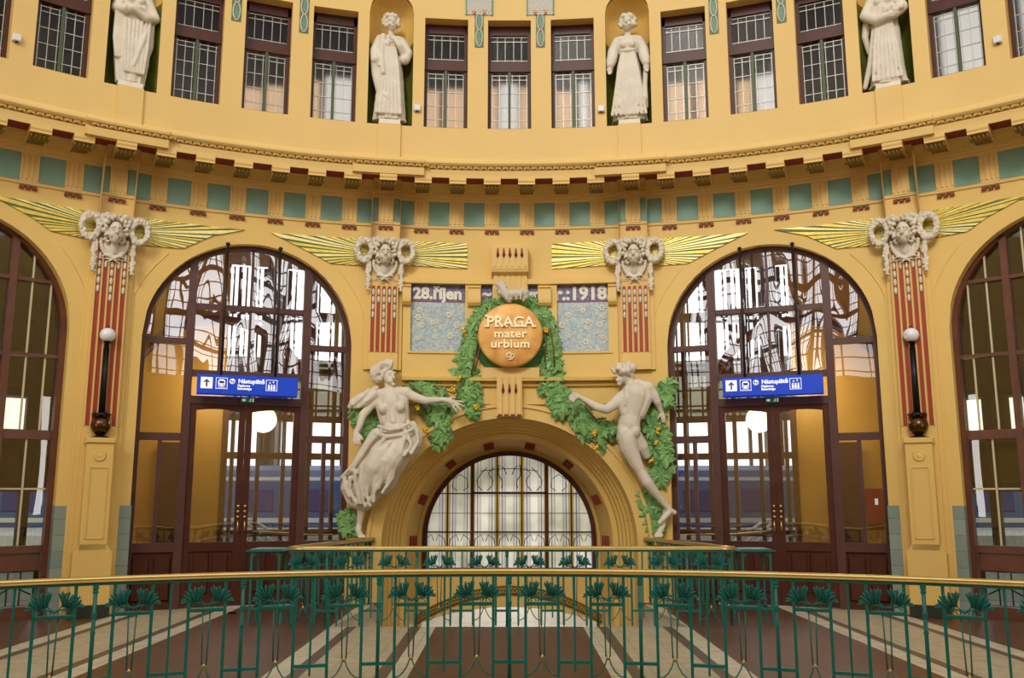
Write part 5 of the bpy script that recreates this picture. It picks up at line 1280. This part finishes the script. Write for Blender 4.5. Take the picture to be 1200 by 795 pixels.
# ------------------------------------------------------------------ balustrades
def flower_mesh():
    """two bursts of long leaves over a bar, .29 m wide, origin on the bar"""
    mb = MB(); rng = random.Random(9)
    def lf(x, z, ang, L, r, y=0.0, bend=0.0):        # blunt fleshy leaf
        p0 = Vector((x, -.008-y, z)); d = Vector((sin(ang), 0, cos(ang))); d2 = Vector((sin(ang+bend), 0, cos(ang+bend)))
        a_ = p0+d*L*.5; b_ = a_+d2*L*.5+Vector((0, -.010, 0)); mb.tube([p0, a_, a_.lerp(b_, .75), b_], [r*.5, r*.85, r*1.15, r*.55], 6)
    for s in (-1, 1):
        mb.tube([(s*.0, 0, .018), (s*.03, -.004, .034), (s*.07, -.006, .048), (s*.115, -.006, .045), (s*.15, 0, .03)], [.006, .007, .008, .006, .005], 6)
        mb.tube([(s*(.052*sin(q)), -.004, .088-.052*cos(q)) for q in [pi*(.10+.62*i/8) for i in range(9)]], .0055, 5)
        for i in range(9):                          # upright fan
            t = i/8; lf(s*(.060+.055*t), .062-.012*t, s*radians(-16+t*62), .118-.02*t+.014*(i % 2), .0085, .006*(i % 3), s*radians(rng.uniform(-8, 12)))
        for i in range(6):                          # side fan
            t = i/5; lf(s*(.105+.02*t), .05+.004*i, s*radians(52+t*52), .082+.010*(i % 2), .008, .004*(i % 2), s*radians(rng.uniform(-14, 6)))
        for i in range(3): lf(s*(.066+.006*i), .112+.006*i, s*radians(-34+i*14), .052, .006, .008, s*radians(16))
    for c in (-.085, 0, .085): mb.tube([(c+.034*cos(q), 0, .006+.030*sin(q)) for q in [pi*i/8 for i in range(9)]], .0045, 5)
    return mb
ZT = .955
def make_kit():
    K = {}
    K['flower_ornament'] = flower_mesh().mesh('flower_ornament'); K['flower_ornament'].materials.append(M_raild)
    def m(name, mb, mt):
        bm = mb.mesh(name); bm.materials.append(mt); K[name] = bm
    mb = MB(); mb.box(-.0125, .0125, -.012, .012, .03, ZT); mb.box(-.013, .013, -.015, .015, .16, .19); mb.add([(-.009, -.009, .03), (.009, -.009, .03), (.009, .009, .03), (-.009, .009, .03), (0, 0, .0)], [(0, 4, 1), (1, 4, 2), (2, 4, 3), (3, 4, 0)]); m('panel_post', mb, M_railg)
    mb = MB(); mb.tube([(0, 0, .02), (0, 0, ZT)], .016, 8); mb.box(-.022, .022, -.022, .022, .90, ZT); mb.box(-.02, .02, -.02, .02, .68, .72); mb.box(-.018, .018, -.018, .018, .55, .57); mb.lathe([(0, .0), (.022, .02), (.012, .06), (.022, .08)], 8); mb.lathe([(.012, .86), (.026, .88), (.012, .90)], 8)
    m('main_post', mb, M_railg)
    mb = MB(); mb.box(-.009, .009, -.009, .009, .12, ZT); m('thin_baluster', mb, M_railg)
    mb = MB(); mb.box(-.158, .158, -.016, .016, -.02, .008); mb.box(-.158, .158, -.02, .02, -.009, -.003); m('ornament_bar', mb, M_railg)
    mb = MB(); mb.box(-.148, .148, -.014, .014, -.014, .012); m('cross_bar', mb, M_railg)
    mb = MB()
    for s in (-1, 1): mb.tube([(s*.030, 0, .70), (s*.018, 0, .255)], .006, 6); mb.tube([(s*.012, 0, .235), (s*.025, 0, .19), (s*.06, 0, .13), (s*.10, 0, .095), (s*.145, 0, .085)], .006, 6)
    m('looped_rods', mb, M_railg)
    mb = MB(); mb.ell((0, 0, .245), (.017, .017, .022), 12, 8); m('brass_bead', mb, M_brass)
    return K
KIT = make_kit()
def kit(name, parent, loc, rz):
    o = bpy.data.objects.new(name, KIT[name]); COL.objects.link(o); o.parent = parent; o.location = loc; o.rotation_euler = (0, 0, rz); return o
def balustrade(name, label, P, L, s0, unit=.585, group=None, cap=True):
    """P(s) -> (x, y, rotation) along the run, relative to the root; s in 0..L, panels phased from s0"""
    o = empty(name, (0, 0, 0)); tag(o, label, 'railing')
    n = max(2, int(L/.2)); pts = [P(L*i/n) for i in range(n+1)]
    mb = MB()
    for (x0, y0, r0), (x1, y1, r1) in zip(pts[:-1], pts[1:]):
        def q(x, y, r, w, z): return (x-w*sin(r), y+w*cos(r), z)
        vs = [q(x0, y0, r0, w, z) for w, z in ((-.02, ZT-.022), (.02, ZT-.022), (.02, ZT), (-.02, ZT))]+[q(x1, y1, r1, w, z) for w, z in ((-.02, ZT-.022), (.02, ZT-.022), (.02, ZT), (-.02, ZT))]
        mb.add(vs, [(i, (i+1) % 4, (i+1) % 4+4, i+4) for i in range(4)])
    mb.build('top_bar', M_railg, o)
    prof = [(-.032, ZT), (.032, ZT), (.036, ZT+.008), (.028, ZT+.014), (.034, ZT+.026), (.026, ZT+.042), (.010, ZT+.048), (-.010, ZT+.048), (-.026, ZT+.042), (-.034, ZT+.026), (-.028, ZT+.014), (-.036, ZT+.008)]
    mb = MB(); m_ = len(prof); vs = []; fs = []
    for x, y, r in pts: vs += [(x-w*sin(r), y+w*cos(r), z) for w, z in prof]
    for i in range(n):
        for k in range(m_): fs.append((i*m_+k, (i+1)*m_+k, (i+1)*m_+(k+1) % m_, i*m_+(k+1) % m_))
    fs += [tuple(range(m_))[::-1], tuple(n*m_+k for k in range(m_))]; mb.add(vs, fs, True)
    mb.build('brass_handrail', M_brass, o)
    k = math.floor(-s0/unit)-1
    while s0+k*unit < L+unit:
        c = s0+(k+.5)*unit                          # ornament centre
        if .14 < c < L-.14:
            x, y, r = P(c)
            kit('flower_ornament', o, (x, y, .713), r); kit('ornament_bar', o, (x, y, .705), r); kit('looped_rods', o, (x, y, 0), r); kit('brass_bead', o, (x, y, 0), r)
            for s in (-.145, .145): x, y, r = P(c+s); kit('panel_post', o, (x, y, 0), r)
        e = s0+k*unit
        if -.001 <= e <= L+.001:
            x, y, r = P(min(max(e, .01), L-.01)); kit('main_post' if k % 2 == 0 else 'thin_baluster', o, (x, y, 0), r)
            if .15 < e < L-.15: x, y, r = P(e); kit('cross_bar', o, (x, y, .205), r)
        k += 1
    return o
# near balustrade: arc round the hall opening
def PF(s): a = -1.15+s/FRR; return (FRR*sin(a), FRC+FRR*cos(a), -a)
balustrade('curved_balustrade', 'long curved teal iron balustrade with brass handrail in the foreground', PF, 2.30*FRR, 1.15*FRR-2*.5775*10, .5775)
balustrade('straight_balustrade', 'straight teal iron balustrade with brass handrail in front of the stairwell arch', lambda s: (-2.82+s, RAIL_Y, 0.0), 5.70, 2.79-1.15*4, .575)
for s, lab in ((-1, 'left'), (1, 'right')):
    A = Vector((s*2.80+(.04 if s > 0 else 0), 12.10)); B = Vector((s*2.10, 14.45)); L = (B-A).length; r = atan2(B.y-A.y, B.x-A.x)
    balustrade('side_balustrade', 'short slanting balustrade from the %s end of the straight one back to the arch' % lab, lambda q, A=A, B=B, L=L, r=r: (A.x+(B.x-A.x)*q/L, A.y+(B.y-A.y)*q/L, r), L, .0, .585)
    c = (s*3.17+(.04 if s > 0 else 0), 12.38); o = empty('railing_newel', (c[0], c[1], 0)); tag(o, 'open teal iron newel cage at the %s end of the straight balustrade' % lab, 'railing')
    mb = MB(); mb.prism([(-.25, .935), (-.2, .955), (.2, .955), (.25, .935), (.25, .925), (-.25, .925)], -.22, .22); mb.build('top_plate', M_railg, o)
    mb = MB()
    for x in (-.18, .18):
        for y in (-.17, .17): mb.box(x-.014, x+.014, y-.014, y+.014, 0, .93); mb.tube([(x, y, .80), (x*.86, y, .87), (x*.55, y, .915)], .01, 6)
    mb.build('cage_posts', M_railg, o)
    mb = MB()
    for y in (-.17, .17): mb.box(-.18, .18, y-.01, y+.01, .19, .215)
    for x in (-.18, .18): mb.box(x-.01, x+.01, -.17, .17, .19, .215)
    mb.build('cage_bars', M_railg, o)
# litter on the floor by the left door
p = floorp = ray(271, 720); t = -EYE/p.z; mb = MB(); mb.ell((0, 0, .02), (.05, .03, .018), 8, 6); mb.ell((.04, .01, .02), (.03, .03, .015), 8, 6)
o = mb.build('crumpled_litter', M_black); o.location = (p.x*t, p.y*t, 0); tag(o, 'small dark crumpled piece of litter on the brown floor', 'litter')

# ------------------------------------------------------------------ behind the doors: vestibules, platform, train
def vestibule(th, s, idx):
    """s=-1 left bay, +1 right: plain ochre wall on the outer side, glazed screen on the inner side"""
    o = empty('wall_vestibule_%s' % ('left' if s < 0 else 'right'), W(th, 0, 0), -th); structure(o)
    mb = MB()
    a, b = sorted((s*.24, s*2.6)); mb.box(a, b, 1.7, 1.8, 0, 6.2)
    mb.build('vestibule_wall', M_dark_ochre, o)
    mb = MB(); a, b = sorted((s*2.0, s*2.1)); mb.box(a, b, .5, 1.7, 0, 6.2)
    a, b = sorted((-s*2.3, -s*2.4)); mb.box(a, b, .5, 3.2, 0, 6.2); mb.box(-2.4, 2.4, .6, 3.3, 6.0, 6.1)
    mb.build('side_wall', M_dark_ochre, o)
    # inner screen: dark frame with a big arched head, bright glass above
    mb = MB(); Y = 3.0
    x_in, x_out = -s*2.3, s*.45
    lo_, hi_ = sorted((x_in, x_out))
    for i in range(7):
        x = lo_+(hi_-lo_)*i/6; mb.box(x-.035, x+.035, Y, Y+.1, 0, 5.9)
    for z in (.9, 2.3, 3.0, 3.9, 5.0): mb.box(lo_, hi_, Y, Y+.1, z, z+.12)
    for z in (3.3, 3.6): mb.box(lo_, hi_, Y+.02, Y+.06, z, z+.03)
    for i in range(12):
        x = lo_+(hi_-lo_)*(i+.5)/12; mb.box(x-.015, x+.015, Y+.02, Y+.06, 3.0, 5.9)
    mb.build('screen_frame', M_woodin, o)
    mb = MB(); n = 24; R = 1.5; cx = s*.35
    pts = [(cx-R*cos(pi*i/n), 1.5, 3.1+R*1.0*sin(pi*i/n)) for i in range(n+1)]
    mb.tube([Vector((x, y+.1, z)) for x, y, z in pts], .08, 6)
    mb.box(*sorted((s*.16, s*.26)), 1.6, 1.8, 0, 3.3)
    mb.box(*sorted((s*.88, s*1.20)), 1.55, 1.7, 0, 2.5)
    mb.build('inner_arch', M_wood, o)
    g = MB(); g.box(lo_, hi_, Y+.05, Y+.055, 3.0, 4.2); g.build('sooty_glass', glass_mat('sooty_glass', .1, (.42, .42, .36, 1), .3, 6), o)  # dark grey tinted pane in the upper screen
vestibule(-.357, -1, 1); vestibule(.357, 1, 2)
for s in (-1, 1):
    th = s*.357
    for yy, zz, xx in ((1.15, 2.88, .36 if s < 0 else -.30),):
        o = empty('ceiling_lamp', W(th, zz, -yy), -th)
        tag(o, 'glowing warm globe lamp seen through the %s arched door' % ('left' if s < 0 else 'right'), 'lamp', 'globe lamps behind the arched doors')
        mb = MB(); mb.ell((xx, 0, 0), .215, 20, 12); mb.build('lamp_globe', M_lampon, o)
        mb = MB(); mb.tube([(xx, 0, .2), (xx, 0, 3.1)], .012, 6); mb.lathe([(0, .2), (.05, .19), (.06, .15), (0, .14)], 12, (xx, 0, 0)); mb.build('lamp_rod', M_black, o)
    l = bpy.data.lights.new('vestibule_light', 'POINT'); l.energy = 52; l.color = (1, .93, .78); l.shadow_soft_size = .25
    lo_ = bpy.data.objects.new('vestibule_light', l); lo_.location = W(th+s*.03, 3.4, -.9); COL.objects.link(lo_)
mb = MB(); mb.box(-40, -2.45, 15.0, 60, -.3, -.02); mb.box(2.45, 40, 15.0, 60, -.3, -.02)
bm_ = mb.build('floor_platform', M_asph); structure(bm_)
# dark rooms behind the two outer windows
for s in (-1, 1):
    th = s*.714
    o = empty('wall_side_room_%s' % ('left' if s < 0 else 'right'), W(th, 0, 0), -th); structure(o)
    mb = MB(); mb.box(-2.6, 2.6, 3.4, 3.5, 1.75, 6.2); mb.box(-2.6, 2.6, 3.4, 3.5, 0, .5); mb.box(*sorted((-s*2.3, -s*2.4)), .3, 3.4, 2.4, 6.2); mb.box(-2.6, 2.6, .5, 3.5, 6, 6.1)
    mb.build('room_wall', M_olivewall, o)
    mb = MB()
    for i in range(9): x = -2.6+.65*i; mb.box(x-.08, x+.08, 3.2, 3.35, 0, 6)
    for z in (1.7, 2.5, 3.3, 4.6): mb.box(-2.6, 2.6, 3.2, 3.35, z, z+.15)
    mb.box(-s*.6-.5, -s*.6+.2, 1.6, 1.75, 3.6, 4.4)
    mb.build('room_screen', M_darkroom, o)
    mb = MB()
    for i in range(7): x = -2.5+.65*i; mb.box(x+.12+.1*(i % 2), x+.50, 3.37, 3.39, 2.66, 3.28)
    mb.build('lit_pane', M_daylit, o)
# parked train
def train(x0, x1, label):
    t = empty('train_carriage', ((x0+x1)/2, 27, 0)); tag(t, label, 'train', 'blue carriages at the platform'); L = (x1-x0)/2-.15
    mb = MB(); prof = [(0, .4), (0, 2.0), (.15, 2.35), (.6, 2.5), (2.2, 2.5), (2.65, 2.35), (2.8, 2.0), (2.8, .4)]
    px_prism(mb, prof, -L, L); mb.build('car_body', M_train, t)
    mb = MB(); mb.box(-L, L, -.02, .0, .85, .98); mb.box(-L, L, -.02, 0, 2.05, 2.15); mb.build('white_stripe', M_trainw, t)
    n = int(L*2/1.7)
    w0 = None
    for i in range(n):
        x = -L+.85+i*1.7
        if w0 is None:
            m = MB(); m.bbox(-.55, .55, -.04, .0, 1.15, 1.8, .03); w0 = m.build('carriage_window', M_navy, t); w0.location = (x, 0, 0)
        else: part_copy(w0, t, (x, 0, 0))
train(-22, -1.2, 'blue train carriage with white stripes seen through the left door'); train(1.2, 22, 'blue train carriage with white stripes seen through the right door')
mb = MB(); mb.box(-45, -2.5, 21.5, 26.6, -.02, .72); mb.box(2.5, 45, 21.5, 26.6, -.02, .72); structure(mb.build('floor_raised_platform', M_trainw))
# great glazed end wall of the train shed
mb = MB(); mb.box(-45, 45, 44, 44.2, 2.2, 16); structure(mb.build('window_train_shed', M_daylit))
mb = MB(); mb.box(-45, 45, 43.9, 44.4, -.3, 2.3)
for i in range(60): x = -44+i*1.5; mb.box(x-.07, x+.07, 43.8, 44, 2.2, 16)
for z in (3.4, 5.6, 7.8, 10): mb.box(-45, 45, 43.8, 44, z-.07, z+.07)
for i in range(12): x = -38+i*7; mb.box(x-.3, x+.3, 38, 38.6, -.3, 12)
structure(mb.build('wall_train_shed', M_leadd))
# white tubular handrails outside, one behind each door
def handrail(x, y, s, label):
    o = empty('stair_handrail', (x, y, 0)); tag(o, label, 'handrail', 'white stair handrails beyond the doors')
    for k in (0, 1):
        mb = MB(); dx = k*s*.1; dy = k*1.1
        mb.tube([(dx-.9*s, dy, .35), (dx-.9*s+.2*s, dy, .6), (dx+.1*s, dy, 1.12), (dx+.6*s, dy, 1.12), (dx+.65*s, dy, .2)], .03, 8)
        mb.tube([(dx-.7*s, dy, .3), (dx+.1*s, dy, .82), (dx+.6*s, dy, .82)], .022, 8)
        for p in (-.55, .1, .62): mb.tube([(dx+p*s, dy, -.02), (dx+p*s, dy, 1.1 if p > 0 else .7)], .022, 8)
        mb.build('rail_loop', M_steel, o)
handrail(-5.2, 18.6, -1, 'white tubular stair handrail beyond the left door'); handrail(5.2, 18.6, 1, 'white tubular stair handrail beyond the right door')

# ------------------------------------------------------------------ the hall behind the camera: end wall with two great windows
mb = MB()
def endwall():
    YB = -9.0; ops = [(-6.7, 4.3), (6.7, 4.3)]; zs, zb = 9.2, 6.4
    xs = sorted({-14.0, 14.0} | {c+r*cos(pi*i/24) for c, r in ops for i in range(25)})
    for a, b in zip(xs[:-1], xs[1:]):
        m = (a+b)/2; op = next((o for o in ops if abs(m-o[0]) < o[1]), None)
        if op is None: mb.add([(a, YB, -4.5), (b, YB, -4.5), (b, YB, 15), (a, YB, 15)], [(3, 2, 1, 0)])
        else:
            f = lambda x: zs+sqrt(max(0, op[1]**2-(x-op[0])**2))
            mb.add([(a, YB, -4.5), (b, YB, -4.5), (b, YB, zb), (a, YB, zb)], [(3, 2, 1, 0)])
            mb.add([(a, YB, f(a)), (b, YB, f(b)), (b, YB, 15), (a, YB, 15)], [(3, 2, 1, 0)])
endwall(); structure(mb.build('wall_front', M_wall, recalc=False))
for i, c in enumerate((-6.7, 6.7)):
    o = empty('window_%d' % (30+i), (c, -9.1, 0)); structure(o)
    arch_pane(4.3, 9.2, 6.4, -.15).build('pane', mat('hall_window_daylight_%d' % i, (1, 1, 1, 1), .5, emit=((.96, .97, 1, 1), 1.7)), o)
    mb = MB(); arch_frame(mb, 4.35, 9.2, 6.4, .25, -.1, .15)
    for x in (-2.6, -.9, .9, 2.6): mb.box(x-.2, x+.2, -.1, .15, 6.4, archX(4.3, 9.2, x))
    for z in (7.9, 9.2, 10.7, 12.2):
        w = sqrt(max(.1, 4.3**2-max(0, z-9.2)**2)); mb.box(-w, w, -.1, .1, z-.09, z+.09)
    k = -4.2
    while k < 4.2: mb.box(k-.025, k+.025, -.05, .02, 6.4, archX(4.3, 9.2, k)); k += .36
    z = 6.6
    while z < 13.3: w = sqrt(max(.1, 4.3**2-max(0, z-9.2)**2)); mb.box(-w, w, -.05, .02, z-.02, z+.02); z += .5
    mb.build('window_frame', M_woodl, o)
mb = MB()
for s in (-1, 1): mb.add([(s*11.48, 4.2, -4.5), (s*11.48, -9, -4.5), (s*11.48, -9, 11.2), (s*11.48, 4.2, 11.2)], [(0, 1, 2, 3)])
structure(mb.build('wall_sides', M_wall, recalc=False))
